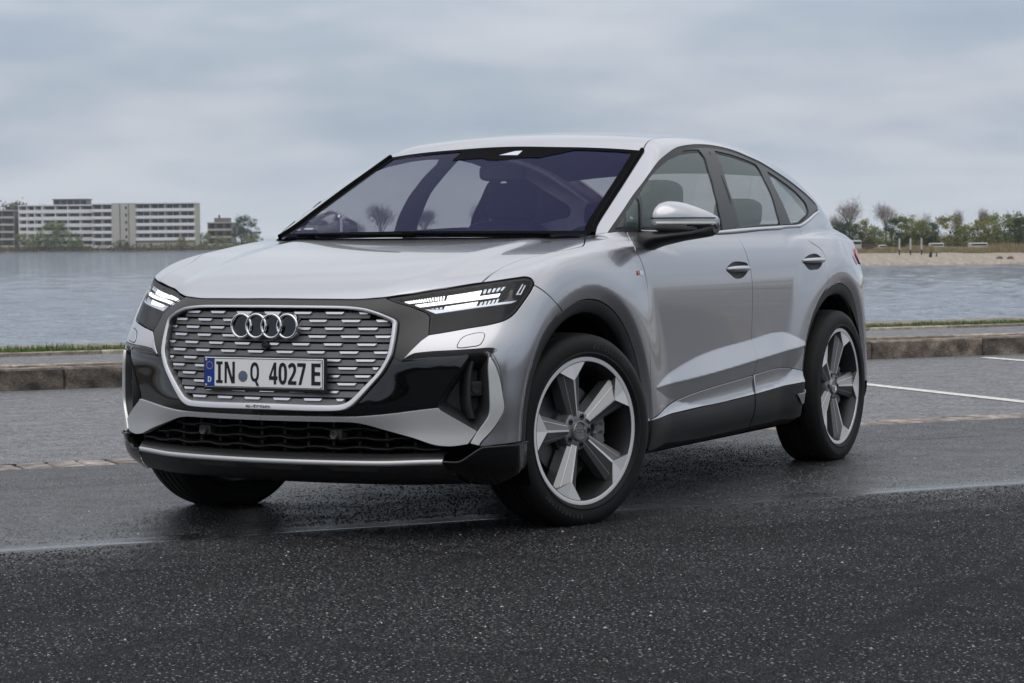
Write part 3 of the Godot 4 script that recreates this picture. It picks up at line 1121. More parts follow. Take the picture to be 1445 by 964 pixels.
func car_materials() -> void:
	M.paint = metal(Color(0.70, 0.70, 0.715), 0.92, 0.23, 1.0)
	M.intake_frame = metal(Color(0.88, 0.88, 0.87), 0.85, 0.45)
	M.selenite = metal(Color(0.79, 0.79, 0.79), 0.85, 0.5)
	M.mask = metal(Color(0.235, 0.232, 0.228), 0.35, 0.42)
	M.gloss_black = metal(Color(0.025, 0.026, 0.03), 0.0, 0.06, 0.6)
	M.black = metal(Color(0.035, 0.035, 0.037), 0.0, 0.55)
	M.dark = metal(Color(0.02, 0.02, 0.021), 0.0, 0.9)
	M.dark.metallic_specular = 0.2
	M.trim = metal(Color(0.075, 0.075, 0.08), 0.0, 0.42)
	M.frame = metal(Color(0.15, 0.147, 0.15), 0.1, 0.35)
	M.chrome = metal(Color(0.86, 0.86, 0.87), 1.0, 0.08)
	M.satin = metal(Color(0.84, 0.84, 0.85), 1.0, 0.30)
	M.intake = metal(Color(0.15, 0.15, 0.153), 0.0, 0.5)
	M.frame_metal = metal(Color(0.80, 0.80, 0.81), 0.9, 0.42)
	M.grille = metal(Color(0.40, 0.40, 0.405), 0.3, 0.45)
	M.glass = pane(Color(0.31, 0.39, 0.375, 0.45))
	M.glass.metallic_specular = 0.42
	M.wind = pane(Color(0.06, 0.08, 0.36, 0.30))
	M.wind.metallic_specular = 0.2
	M.lens = pane(Color(0.3, 0.32, 0.36, 0.03))
	M.lens.metallic_specular = 0.36
	M.rubber = metal(Color(0.085, 0.085, 0.086), 0.0, 0.62)
	M.rubber.metallic_specular = 0.35
	M.rim_dark = metal(Color(0.52, 0.52, 0.525), 0.7, 0.42, 0.4)
	M.rim_cut = metal(Color(0.93, 0.93, 0.93), 0.7, 0.5)
	M.barrel = metal(Color(0.22, 0.22, 0.225), 0.7, 0.42)
	M.disc = metal(Color(0.42, 0.42, 0.43), 1.0, 0.4)
	M.caliper = metal(Color(0.45, 0.45, 0.46), 0.5, 0.5)
	M.led = glowing(Color(1, 1, 1), 0.95)
	M.led_dim = metal(Color(0.82, 0.84, 0.88), 0.5, 0.3)
	M.lamp_in = metal(Color(0.03, 0.033, 0.045), 0.0, 0.6)
	M.lamp_in.metallic_specular = 0.25
	M.plate = metal(Color(0.90, 0.905, 0.90), 0.0, 0.45)
	M.plate_blue = metal(Color(0.02, 0.19, 0.52), 0.0, 0.4)
	M.ink = metal(Color(0.02, 0.02, 0.02), 0.0, 0.5)
	M.yellow = metal(Color(0.85, 0.70, 0.12), 0.0, 0.5)
	M.white = metal(Color(0.86, 0.86, 0.86), 0.0, 0.5)
	M.sticker = metal(Color(0.16, 0.42, 0.36), 0.0, 0.5)
	M.red = metal(Color(0.62, 0.05, 0.06), 0.0, 0.2, 0.5)
	M.seat = metal(Color(0.055, 0.055, 0.06), 0.0, 0.7)
	M.cabin = metal(Color(0.045, 0.045, 0.05), 0.0, 0.75)
	M.headliner = metal(Color(0.11, 0.11, 0.11), 0.0, 0.9)


func bump_seam() -> Array:
	return smooth_line([SEAM.bump_seam[0], SEAM.bump_seam[1], SEAM.bump_seam[2], arch_pt(0, 66, 0.5)])


func car_body() -> void:
	var shut := seam("hood_shut")
	var cowl := smooth_line([Vector3(0.73, 1.103, -0.304), Vector3(0.5, 1.105, -0.215), Vector3(0.25, 1.107, -0.165), Vector3(0, 1.108, -0.145)])
	obj("hood", panel(outline(TOP, [seam("hood_edge"), shut, cowl], 0.003, true), TOP, 0.02, 0.02, 0.0, 0.02), M.paint, car)
	# fender
	var door1 := side_line([-0.532, 0.36, -0.53, 0.5, -0.53, 0.688, -0.54, 0.80, -0.547, 0.90, -0.54, 0.944, -0.526, 0.983, -0.508, 1.019, -0.485, 1.046, -0.500, 1.072, -0.518, 1.104, -0.514, 1.116])
	var belt := seam("belt")
	var wsc := Vector3(0.743, 1.111, -0.349)
	var arch_f := arc(0, 66, 172, 0.5)
	pair("fender", panel(outline(SIDE, [seam("lamp_top"), bump_seam(), arch_f, [on_side(-0.503, 0.362)], door1, rev(between(belt, -0.40, -0.505)), [wsc], rev(shut)]), SIDE, 0.014, 0.012), M.paint, car)
	# doors
	var door2 := side_line([-1.595, 1.113, -1.60, 1.08, -1.618, 1.02, -1.642, 0.95, -1.655, 0.85, -1.66, 0.7, -1.66, 0.48])
	var door3 := side_line([-2.58, 0.83, -2.562, 0.895, -2.566, 0.935, -2.578, 0.985, -2.566, 1.03, -2.511, 1.056, -2.462, 1.077, -2.466, 1.112, -2.459, 1.138])
	var fd := pair("front_door", panel(outline(SIDE, [rev(door1).filter(func(p): return p.y > 0.372), curve_line(c_trim_up, -0.53, -1.655), rev(door2), rev(between(belt, -0.515, -1.594))]), SIDE, 0.014, 0.005), M.paint, car)
	var arch_rf := arc(AXLE_R, 8, 68.4, 0.5)
	var rd := pair("rear_door", panel(outline(SIDE, [door2, curve_line(c_trim_up, -1.665, -2.25), arch_rf, door3, rev(between(belt, -1.60, -2.458))]), SIDE, 0.014, 0.005), M.paint, car)
	# silver sill trim and dark cladding under each door
	for k in 2:
		var z0: float = [-0.534, -1.664][k]
		var z1: float = [-1.655, -2.262][k]
		var ds: Array = [fd, rd][k]
		var up := curve_line(c_trim_up, z0, z1)
		var lo := curve_line(c_trim_low, z0, z1)
		var g := panel(outline(SIDE, [up, rev(lo)], 0.0012), SIDE, 0.014, 0.006, 0.003, 0.02)
		obj("sill_trim", g, M.paint, ds[0]); obj("sill_trim", g.mirrored(), M.paint, ds[1])
		var bot := side_line([z1, 0.250 if k == 0 else 0.27, lerpf(z0, z1, 0.5), 0.243 if k == 0 else 0.253, z0, 0.240 if k == 0 else 0.250])
		var c := panel(outline(SIDE, [lo, bot], 0.0015), SIDE, 0.02, 0.012, 0.0, 0.03)
		obj("door_cladding", c, M.trim, ds[0]); obj("door_cladding", c.mirrored(), M.trim, ds[1])
	# piece of cladding between the arch and the door
	var cl := panel(outline(SIDE, [[on_side(-0.497, 0.36), on_side(-0.531, 0.362)], [on_side(-0.531, 0.25), on_side(-0.48, 0.25)]], 0.001), SIDE, 0.02, 0.02, 0.0, 0.03)
	pair("fender_cladding", cl, M.trim, car)
	var wdg := panel(outline(SIDE, [side_line([-2.13, 0.368, -2.252, 0.383]), side_line([-2.252, 0.327, -2.19, 0.321])], 0.0), SIDE, 0.02, 0.01, 0.007, 0.02)
	pair("sill_wedge", wdg, M.paint, car)
	# sill below, turning in under the car
	var rows := []
	for q in [[0.0, 0.245, -0.012], [0.0, 0.235, -0.02], [0.0, 0.215, -0.06], [0.0, 0.205, -0.16]]:
		var r := []
		for i in 31:
			var z := lerpf(-0.47, -2.27, i / 30.0)
			var p := on_side(z, 0.25)
			r.append(Vector3(p.x + q[2], q[1] + 0.008 * i / 30.0, z))
		rows.append(r)
	pair("sill", strip(rows, false, Vector3(1, -0.5, 0)), M.black, car)
	# body side: windscreen pillar, roof rail, rear pillar and quarter panel in one
	var rail := []
	for q in [[0.60, -1.2], [0.575, -1.5], [0.56, -1.9], [0.545, -2.3], [0.535, -2.6], [0.525, -3.0], [0.52, -3.3], [0.525, -3.42]]:
		rail.append(on_skin(TOP, Vector2(q[0], q[1])))
	rail = smooth_line([SEAM.ws_side[5]] + rail)
	var back := smooth_line([rail[rail.size() - 1], on_skin(SIDE, Vector2(-3.43, 0.42)), on_skin(SIDE, Vector2(-3.39, 0.33)), on_side(-3.35, 0.97), on_side(-3.34, 0.85), on_side(-3.335, 0.6), on_side(-3.335, 0.36)])
	var dlo := seam("dlo_top")
	pair("quarter_panel", panel(outline(SIDE, [seam("ws_side"), rail, back, rev(arc(AXLE_R, 68.4, 180, 0.5)), door3, between(belt, -2.46, -3.1), rev(dlo)]), SIDE, 0.016, 0.012), M.paint, car)
	var centre_back := []
	for y in [1.13, 1.0, 0.8, 0.6, 0.36]:
		centre_back.append(on_skin(TAIL, Vector2(0, y)))
	obj("tailgate", panel(outline(TAIL, [centre_back, rev(back)], 0.003, true), TAIL, 0.04, 0.03), M.paint, car)
	obj("rear_bumper", panel(outline(TAIL, [[centre_back[4], on_skin(TAIL, Vector2(0, 0.24))], [on_skin(TAIL, Vector2(1.0, 0.24)), on_side(-3.335, 0.36)]], 0.003, true), TAIL, 0.05, 0.03), M.trim, car)
	var tl := panel(outline(TAIL, [flats(TAIL, [0.55, 0.92, 1.06, 0.955, 1.09, 1.0, 1.05, 1.03, 0.55, 0.985])], 0.0), TAIL, 0.03, 0.02, 0.006, 0.02)
	pair("tail_lamp", tl, M.red, car)
	var roof_back := smooth_line([on_skin(TOP, Vector2(0.535, -2.6)), on_skin(TOP, Vector2(0.3, -2.57)), on_skin(TOP, Vector2(0, -2.56))])
	var rail_f := between(rail, -1.0, -2.6)
	obj("roof", panel(outline(TOP, [rev(seam("ws_top")), rail_f, roof_back], 0.0025, true), TOP, 0.03, 0.03), M.paint, car)
	var hatch_low := smooth_line([on_skin(TOP, Vector2(0.525, -3.40)), on_skin(TOP, Vector2(0.3, -3.44)), on_skin(TOP, Vector2(0, -3.45))])
	obj("rear_window", panel(outline(TOP, [rev(roof_back), between(rail, -2.6, -3.40), hatch_low], 0.004, true), TOP, 0.04, 0.04), M.glass, car)
	# wheel arch trims and liners
	for zc in [0.0, AXLE_R]:
		var rr := []
		for q in [[0.4985, 0.006], [0.4975, 0.0], [0.47, 0.0], [0.455, 0.003], [0.447, 0.012], [0.444, 0.05]]:
			rr.append(arc(zc, -3, 183, q[0], q[1]))
		pair("arch_trim", strip(rr, false, Vector3(1, 0, 0)), M.trim, car)
		var lr := []
		for x in [0.86, 0.72, 0.56]:
			var r := []
			for i in 41:
				var a := deg_to_rad(lerpf(-22, 202, i / 40.0))
				r.append(Vector3(x, WHEEL_Y + 0.455 * sin(a), zc + 0.455 * cos(a)))
			lr.append(r)
		var lg := strip(lr)
		var disc := []
		for p in lr[2]:
			disc.append(p)
		lg.poly(disc, Vector3(1, 0, 0))
		pair("wheel_well", lg, M.dark, car)
	var under := Geo.new()
	under.box(Vector3(0, 0.27, -1.38), Vector3(1.56, 0.14, 1.84), Basis.IDENTITY, 0.03)
	under.box(Vector3(0, 0.32, 0.1), Vector3(1.1, 0.2, 1.2), Basis.IDENTITY, 0.03)
	under.box(Vector3(0, 0.34, -2.9), Vector3(1.1, 0.22, 1.3), Basis.IDENTITY, 0.03)
	obj("underbody", under, M.dark, car)


func car_windows() -> void:
	var full := outline(WIND, [seam("ws_bot"), seam("ws_side"), seam("ws_top")], 0.003, true)
	var g := panel(full, WIND, 0.02, 0.02, -0.002, 0.004)
	var ws := obj("windscreen", g, M.wind, car)
	var half := PackedVector2Array([Vector2(0, -1), Vector2(1, -1), Vector2(1, 2), Vector2(0, 2)])
	var inner := biggest(Geometry2D.offset_polygon(full, -0.032, Geometry2D.JOIN_ROUND))
	var ring := biggest(Geometry2D.clip_polygons(biggest(Geometry2D.intersect_polygons(full, half)), inner))
	var border := panel(ring, WIND, 0.03, 0.03, 0.001, 0.0)
	border.join(border.mirrored())
	obj("windscreen_border", border, M.dark, ws)
	# dark field with the camera window at the top of the windscreen
	var y1 := flat_of(WIND, SEAM.ws_top[4]).y - 0.018
	var field := PackedVector2Array([Vector2(-0.20, y1), Vector2(-0.20, y1 - 0.115), Vector2(-0.05, y1 - 0.11), Vector2(-0.01, y1 - 0.135), Vector2(0.09, y1 - 0.135), Vector2(0.13, y1 - 0.11), Vector2(0.22, y1 - 0.105), Vector2(0.34, y1 - 0.01), Vector2(0.34, y1 + 0.01), Vector2(-0.20, y1 + 0.01)])
	field.reverse()
	obj("sensor_field", panel(field, WIND, 0.02, 0.02, 0.0005, 0.0), M.dark, ws)
	var eye := PackedVector2Array([Vector2(0.02, y1 - 0.085), Vector2(0.11, y1 - 0.085), Vector2(0.11, y1 - 0.035), Vector2(0.075, y1 - 0.04)])
	obj("camera_window", panel(eye, WIND, 0.05, 0.04, 0.0016, 0.0), M.led_dim, ws)
	for e in [[-0.650, -0.585, 0.0, 0.014, M.white], [-0.652, -0.600, 0.016, 0.024, M.sticker]]:
		var st := PackedVector2Array()
		for q in [[e[0], e[2]], [e[1], e[2]], [e[1], e[3]], [e[0], e[3]]]:
			st.append(Vector2(q[0], 0.255 - 0.42 * (q[0] + 0.65) + q[1]))
		obj("windscreen_sticker", panel(st, WIND, 0.05, 0.05, -0.005, 0.0), e[4], ws)
	# side windows
	var dlo := outline(SIDE, [seam("dlo_top"), rev(seam("belt"))], 0.0)
	var panes := []
	for k in ["glass_tri", "glass_front", "glass_rear", "glass_quarter"]:
		var o := PackedVector2Array()
		for q in SEAM[k]:
			o.append(flat_of(SIDE, q))
		if Geometry2D.is_polygon_clockwise(o):
			o.reverse()
		panes.append(o)
	# round off the outlines where they follow the roof
	for k in [1, 2, 3]:
		panes[k] = biggest(Geometry2D.offset_polygon(biggest(Geometry2D.offset_polygon(panes[k], -0.012, Geometry2D.JOIN_ROUND)), 0.012, Geometry2D.JOIN_ROUND))
	var cuts := [-0.2, -0.58, -1.1, -1.95, -2.5, -3.2]
	var seal := Geo.new()
	var dlo_out := biggest(Geometry2D.offset_polygon(dlo, 0.008, Geometry2D.JOIN_MITER))
	var dlo_in := biggest(Geometry2D.offset_polygon(dlo, -0.015, Geometry2D.JOIN_MITER))
	for k in cuts.size() - 1:
		var slab := PackedVector2Array([Vector2(cuts[k], -1), Vector2(cuts[k + 1], -1), Vector2(cuts[k + 1], 2), Vector2(cuts[k], 2)])
		var frame := Geo.new()
		for lay in 2:
			var base: Array = Geometry2D.intersect_polygons(dlo_out if lay == 0 else dlo_in, slab)
			for p in panes:
				var hole: PackedVector2Array = p
				if lay == 1:
					hole = biggest(Geometry2D.offset_polygon(p, 0.006, Geometry2D.JOIN_MITER))
				else:
					hole = biggest(Geometry2D.offset_polygon(p, -0.003, Geometry2D.JOIN_MITER))
				var next := []
				for b in base:
					next.append_array(Geometry2D.clip_polygons(b, hole))
				base = next
			for b in base:
				if area(b) > 0.00005 and not Geometry2D.is_polygon_clockwise(b):
					if lay == 0:
						seal.join(panel(b, SIDE, 0.03, 0.03, -0.004, 0.0))
					else:
						frame.join(panel(b, SIDE, 0.03, 0.03, 0.0, 0.005))
		pair("window_frame", frame, M.frame, car)
	pair("window_seal", seal, M.black, car)
	for p in panes:
		pair("side_window", panel(p, SIDE, 0.04, 0.04, -0.005, 0.0), M.glass, car)
	# bright strip under the windows, half round
	var low_l := between(seam("belt"), -0.62, -2.99)
	var top_l := smooth_line([on_side(-0.62, 1.130), on_side(-0.9, 1.1255)] + SEAM.chrome_top + [SEAM.belt[12] + Vector3(0, 0.006, 0.01)])
	var cr := [[], [], [], [], []]
	for k in 81:
		var a := pick(low_l, k / 80.0)
		var b := pick(top_l, k / 80.0)
		var m := normal_at(a)
		var j := 0
		for q in [[0.0, -0.002], [0.03, 0.004], [0.45, 0.008], [0.9, 0.004], [1.0, -0.004]]:
			cr[j].append(a.lerp(b, q[0]) + m * q[1])
			j += 1
	pair("window_chrome", strip(cr, false, Vector3(1, 0.3, 0)), M.satin, car)
	pair("window_seal", panel(outline(SIDE, [low_l, rev(top_l)], -0.008), SIDE, 0.04, 0.01, -0.009, 0.0), M.black, car)
	# raised black mouldings beside the windscreen
	pair("windscreen_moulding", tube(lifted(smooth_line(SEAM.ws_side), 0.004), 0.010, 10), M.dark, car)
	# seams of the door pillars
	var seam_line := side_line([-1.595, 1.125, -1.64, 1.3, -1.70, 1.48])
	var rows := [seam_line.map(func(p): return p + Vector3(0.0015, 0.001, 0.0025)), seam_line.map(func(p): return p + Vector3(0.0015, 0.001, -0.0025))]
	pair("pillar_gap", strip(rows, false, Vector3(1, 0, 0)), M.dark, car)


func car_front() -> void:
	# bumper corner skin
	var corner := smooth_line([SEAM.corner_top[0], SEAM.corner_top[1], SEAM.corner_top[2], arch_pt(0, 0, 0.5)])
	# the wing's lower edge turns in towards the black field
	var wl := smooth_line(SEAM.wing_low.slice(0, 5) + [SEAM.wing_low[5] + Vector3(0.002, -0.004, 0)])
	var wu := []
	for k in wl.size():
		var t := float(k) / (wl.size() - 1)
		wu.append(on_nose(wl[k].x + 0.012 * t * t, wl[k].y + lerpf(0.007, 0.024, sst(0.0, 0.15, t))))
	var fl: Array = seam("flank")
	var fu := []
	for k in fl.size():
		var t := float(k) / (fl.size() - 1)
		var w := 0.014 * sst(0.45, 0.0, t)
		fu.append(fl[k] if w < 0.001 else on_skin(NOSE, flat_of(NOSE, fl[k] + Vector3(w, w * 0.4, 0))))
	var in_row: Array = (wl + fl).map(func(p): return p - normal_at(p) * 0.012)
	pair("bumper_edge", strip([lifted(wu + fu, -0.0005), in_row, in_row.map(func(p): return p - normal_at(p) * 0.02)], false, Vector3(0.3, -1, 1)), M.paint, car)
	pair("front_bumper", panel(outline(NOSE, [seam("lamp_low"), SEAM.wing_in.slice(0, 3), wu, fu, corner, arc(0, 0, 66, 0.5), rev(bump_seam())]), NOSE, 0.012, 0.012, 0.0, 0.02), M.paint, car)
	# mask round the grille, satin above and gloss below
	var fo := SEAM.frame_out
	var mask_up := outline(NOSE, [seam("hood_edge").filter(func(p): return p.x < 0.447), rev(SEAM.lamp_in), SEAM.wing_in, rev(fo.slice(0, 10))], 0.0, true)
	var half := PackedVector2Array([Vector2(0, -1), Vector2(2, -1), Vector2(2, 2), Vector2(0, 2)])
	var mg := panel(biggest(Geometry2D.intersect_polygons(mask_up, half)), NOSE, 0.015, 0.012, -0.004, 0.02)
	mg.join(mg.mirrored())
	obj("grille_surround", mg, M.mask, car)
	var gl := panel(outline(NOSE, [fo.slice(9, 16), [on_nose(0, 0.486)], [on_nose(0, 0.463)], SEAM.swing_top.slice(1), [SEAM.swing_top[6]], rev(seam("intake_left")).filter(func(p): return p.y > 0.5), rev(SEAM.wing_low).filter(func(p): return p.x < 0.75)], 0.001), NOSE, 0.015, 0.012, -0.006, 0.02)
	pair("bumper_panel", gl, M.gloss_black, car)
	var sw := [on_nose(0, 0.463)] + SEAM.swing_top.slice(1)
	pair("lower_wing", panel(outline(NOSE, [smooth_line(sw), SEAM.swing_right, smooth_line(SEAM.swing_bot.slice(0, 10) + [on_nose(0, 0.445)])], 0.001), NOSE, 0.012, 0.01, 0.002, 0.03), M.selenite, car)
	pair("intake_blade", panel(outline(NOSE, [seam("intake_blade_in"), [Vector3(0.784, 0.358, 0.672)], rev(seam("flank"))], 0.0035), NOSE, 0.01, 0.01, 0.006, 0.03), M.intake_frame, car)
	# air intake: a funnel with a back wall, a fin and a round sensor
	var rim: Array = seam("intake_left") + rev(seam("intake_blade_in")).filter(func(p): return p.y > 0.42)
	var cen := Vector3.ZERO
	for p in rim:
		cen += p / rim.size()
	var r1 := rim.map(func(p): return p + normal_at(p) * -0.003)
	var r2 := rim.map(func(p): return cen + (p - cen) * 0.86 - normal_at(p) * 0.022)
	var r3 := rim.map(func(p): return cen + (p - cen) * 0.62 - normal_at(cen) * 0.085)
	var ig := strip([r1, r2, r3], true, Vector3.ZERO)
	var back := []
	for p in r3:
		back.append(p)
	var bk := Geo.new()
	var ci := bk.add(cen - normal_at(cen) * 0.09, normal_at(cen))
	for p in r3:
		bk.add(p, normal_at(cen))
	for i in r3.size():
		bk.tri(ci, 1 + i, 1 + (i + 1) % r3.size())
	ig.join(bk)
	var ins := pair("air_intake", ig, M.intake, car)
	var fin_line := [on_nose(0.765, 0.665), on_nose(0.757, 0.60), on_nose(0.757, 0.50), on_nose(0.765, 0.455)]
	var fin := []
	for q in [[-0.028, -0.075], [-0.017, -0.028], [0.0, -0.018], [0.014, -0.028], [0.02, -0.075]]:
		fin.append(smooth_line(fin_line).map(func(p): return p + Vector3(q[0], 0, 0) + normal_at(p) * q[1]))
	var fg := strip(fin, false, Vector3(0, 0, 1))
	obj("fin", fg, M.intake, ins[0]); obj("fin", fg.mirrored(), M.intake, ins[1])
	var sp := on_nose(0.782, 0.562)
	var sn := normal_at(sp)
	var sb := Basis(sn, Vector3.UP, sn.cross(Vector3.UP)).orthonormalized()
	var sg := lathe([Vector2(-0.05, 0.019), Vector2(-0.006, 0.019), Vector2(-0.002, 0.016), Vector2(-0.002, 0.012), Vector2(-0.006, 0.011), Vector2(-0.006, 0.0)], 24)
	var sg2 := Geo.new()
	sg2.join(sg, Transform3D(sb, sp - sn * 0.022))
	sg2.box(sp - sn * 0.06, Vector3(0.05, 0.055, 0.06), Basis(sb.z, sb.y, sb.x), 0.006)
	obj("parking_sensor", sg2, M.frame, ins[0]); obj("parking_sensor", sg2.mirrored(), M.frame, ins[1])
	# washer cover outline
	var wc := outline(NOSE, [smooth_line(SEAM.washer, 0.006, true)], 0.0)
	pair("washer_cover", panel(biggest(Geometry2D.offset_polygon(wc, -0.0025)), NOSE, 0.01, 0.01, 0.0022, 0.004), M.paint, car)
	pair("washer_gap", panel(wc, NOSE, 0.01, 0.01, 0.0008, 0.0), M.dark, car)
	# black lower corner, blade and lip
	var bt := smooth_line(SEAM.black_top.slice(0, 6) + [arch_pt(0, -1, 0.455)])
	pair("bumper_corner", panel(outline(NOSE, [bt, [arch_pt(0, -12, 0.455)], rev(SEAM.black_low.slice(0, 4))], 0.002), NOSE, 0.015, 0.012, 0.004, 0.03), M.gloss_black, car)
	var edge := lifted(bt, 0.006)
	pair("corner_edge", tube(edge, 0.0045, 6), M.trim, car)
	var n := 25
	for part in 2:
		var prof: Array = [[[0.330, -0.045], [0.325, -0.014], [0.306, 0.002]], [[0.306, 0.002], [0.3025, 0.0065], [0.293, 0.0075], [0.289, 0.003], [0.286, -0.002]]][part]
		var rows := []
		for q in prof:
			var r := []
			for i in n:
				var x := 0.672 * i / (n - 1)
				r.append(Vector3(x, q[0] + 0.006 * sst(0.45, 0.67, x), on_nose(x, 0.30).z + q[1]))
			rows.append(rev(r).map(func(p): return p * Vector3(-1, 1, 1)).slice(0, n - 1) + r)
		obj(["blade_shelf", "bumper_blade"][part], strip(rows, false, Vector3(0, 1, 1)), [M.frame, M.selenite][part], car)
	var lip := []
	for q in [[0.286, 0.0], [0.268, -0.012], [0.24, -0.045], [0.214, -0.09], [0.205, -0.16], [0.21, -0.5]]:
		var r := []
		for i in n:
			var x := 0.675 * i / (n - 1)
			var p := on_nose(x, 0.29)
			r.append(Vector3(x * (1.0 + (0.286 - q[0]) * 0.7), q[0] + 0.006 * sst(0.45, 0.67, x), p.z + q[1]))
		lip.append(rev(r).map(func(p): return p * Vector3(-1, 1, 1)).slice(0, n - 1) + r)
	var lp := obj("bumper_lip", strip(lip, false, Vector3(0, 0, 1)), M.frame, car)
	# the paler teeth under the blade
	for x in [-0.5, -0.22, 0.07, 0.36]:
		var t := []
		for q in [[0.284, 0.003, 0.10], [0.266, -0.009, 0.08]]:
			var r := []
			for i in 7:
				var xx: float = x + q[2] * (i / 3.0 - 1.0)
				r.append(Vector3(xx, q[0] + 0.006 * sst(0.45, 0.67, absf(xx)), on_nose(absf(xx), 0.29).z + q[1]))
			t.append(r)
		obj("lip_tooth", strip(t, false, Vector3(0, 0, 1)), M.mask, lp)
	# lower grille: dark cavity, wavy slats, two round sensors
	var cav := Geo.new()
	var cr := []
	for q in [[0.46, -0.02], [0.455, -0.11], [0.30, -0.11], [0.30, 0.0]]:
		var r := []
		for i in n:
			var x := 0.70 * i / (n - 1)
			r.append(Vector3(x, q[0] - 0.09 * sst(0.40, 0.70, x) * float(q[0] > 0.4), on_nose(x, 0.36).z + q[1]))
		cr.append(rev(r).map(func(p): return p * Vector3(-1, 1, 1)).slice(0, n - 1) + r)
	var lgr := obj("lower_grille", strip(cr), M.dark, car)
	for k in 3:
		var y: float = [0.418, 0.384, 0.350][k]
		var xm: float = [0.45, 0.56, 0.655][k]
		var a := []
		for i in 61:
			var x := lerpf(-xm, xm, i / 60.0)
			var wob := 0.003 * signf(sin(x * 38.0)) * minf(1.0, absf(sin(x * 38.0)) * 3.0)
			a.append(Vector3(x, y + wob, on_nose(absf(x), 0.37).z - 0.02))
		var sl := [a.map(func(p): return p + Vector3(0, 0.004, -0.07)), a.map(func(p): return p + Vector3(0, 0.002, -0.004)), a, a.map(func(p): return p + Vector3(0, -0.005, -0.004)), a.map(func(p): return p + Vector3(0, -0.02, -0.07))]
		obj("grille_slat", strip(sl, false, Vector3(0, 1, 1)), M.black, lgr)
	for i in 12:
		var x := -0.55 + 0.1 * i
		var b := Geo.new()
		b.box(Vector3(x, 0.385, on_nose(absf(x), 0.37).z - 0.085), Vector3(0.012, 0.12, 0.03))
		obj("grille_rib", b, M.black, lgr)
	for s in [-1, 1]:
		var p := on_nose(0.288, 0.397)
		p.x *= s
		var lg := lathe([Vector2(-0.05, 0.0165), Vector2(0.0, 0.0165), Vector2(0.003, 0.014), Vector2(0.001, 0.0115), Vector2(0.001, 0.0)], 24)
		var q := Geo.new()
		q.join(lg, Transform3D(Basis(Vector3(0, 0, 1), Vector3.UP, Vector3(-1, 0, 0)), p + Vector3(0, 0, -0.004)))
		q.box(p + Vector3(0, 0, -0.04), Vector3(0.05, 0.036, 0.05), Basis.IDENTITY, 0.004)
		obj("parking_sensor", q, M.mask, lgr)


func inner_x(y: float) -> float:
	return c_grille_x.at(y)


var c_grille_x := cv([0.843, 0.385, 0.826, 0.440, 0.80, 0.486, 0.762, 0.490, 0.72, 0.490, 0.682, 0.487, 0.627, 0.458, 0.567, 0.402, 0.523, 0.360, 0.508, 0.325])


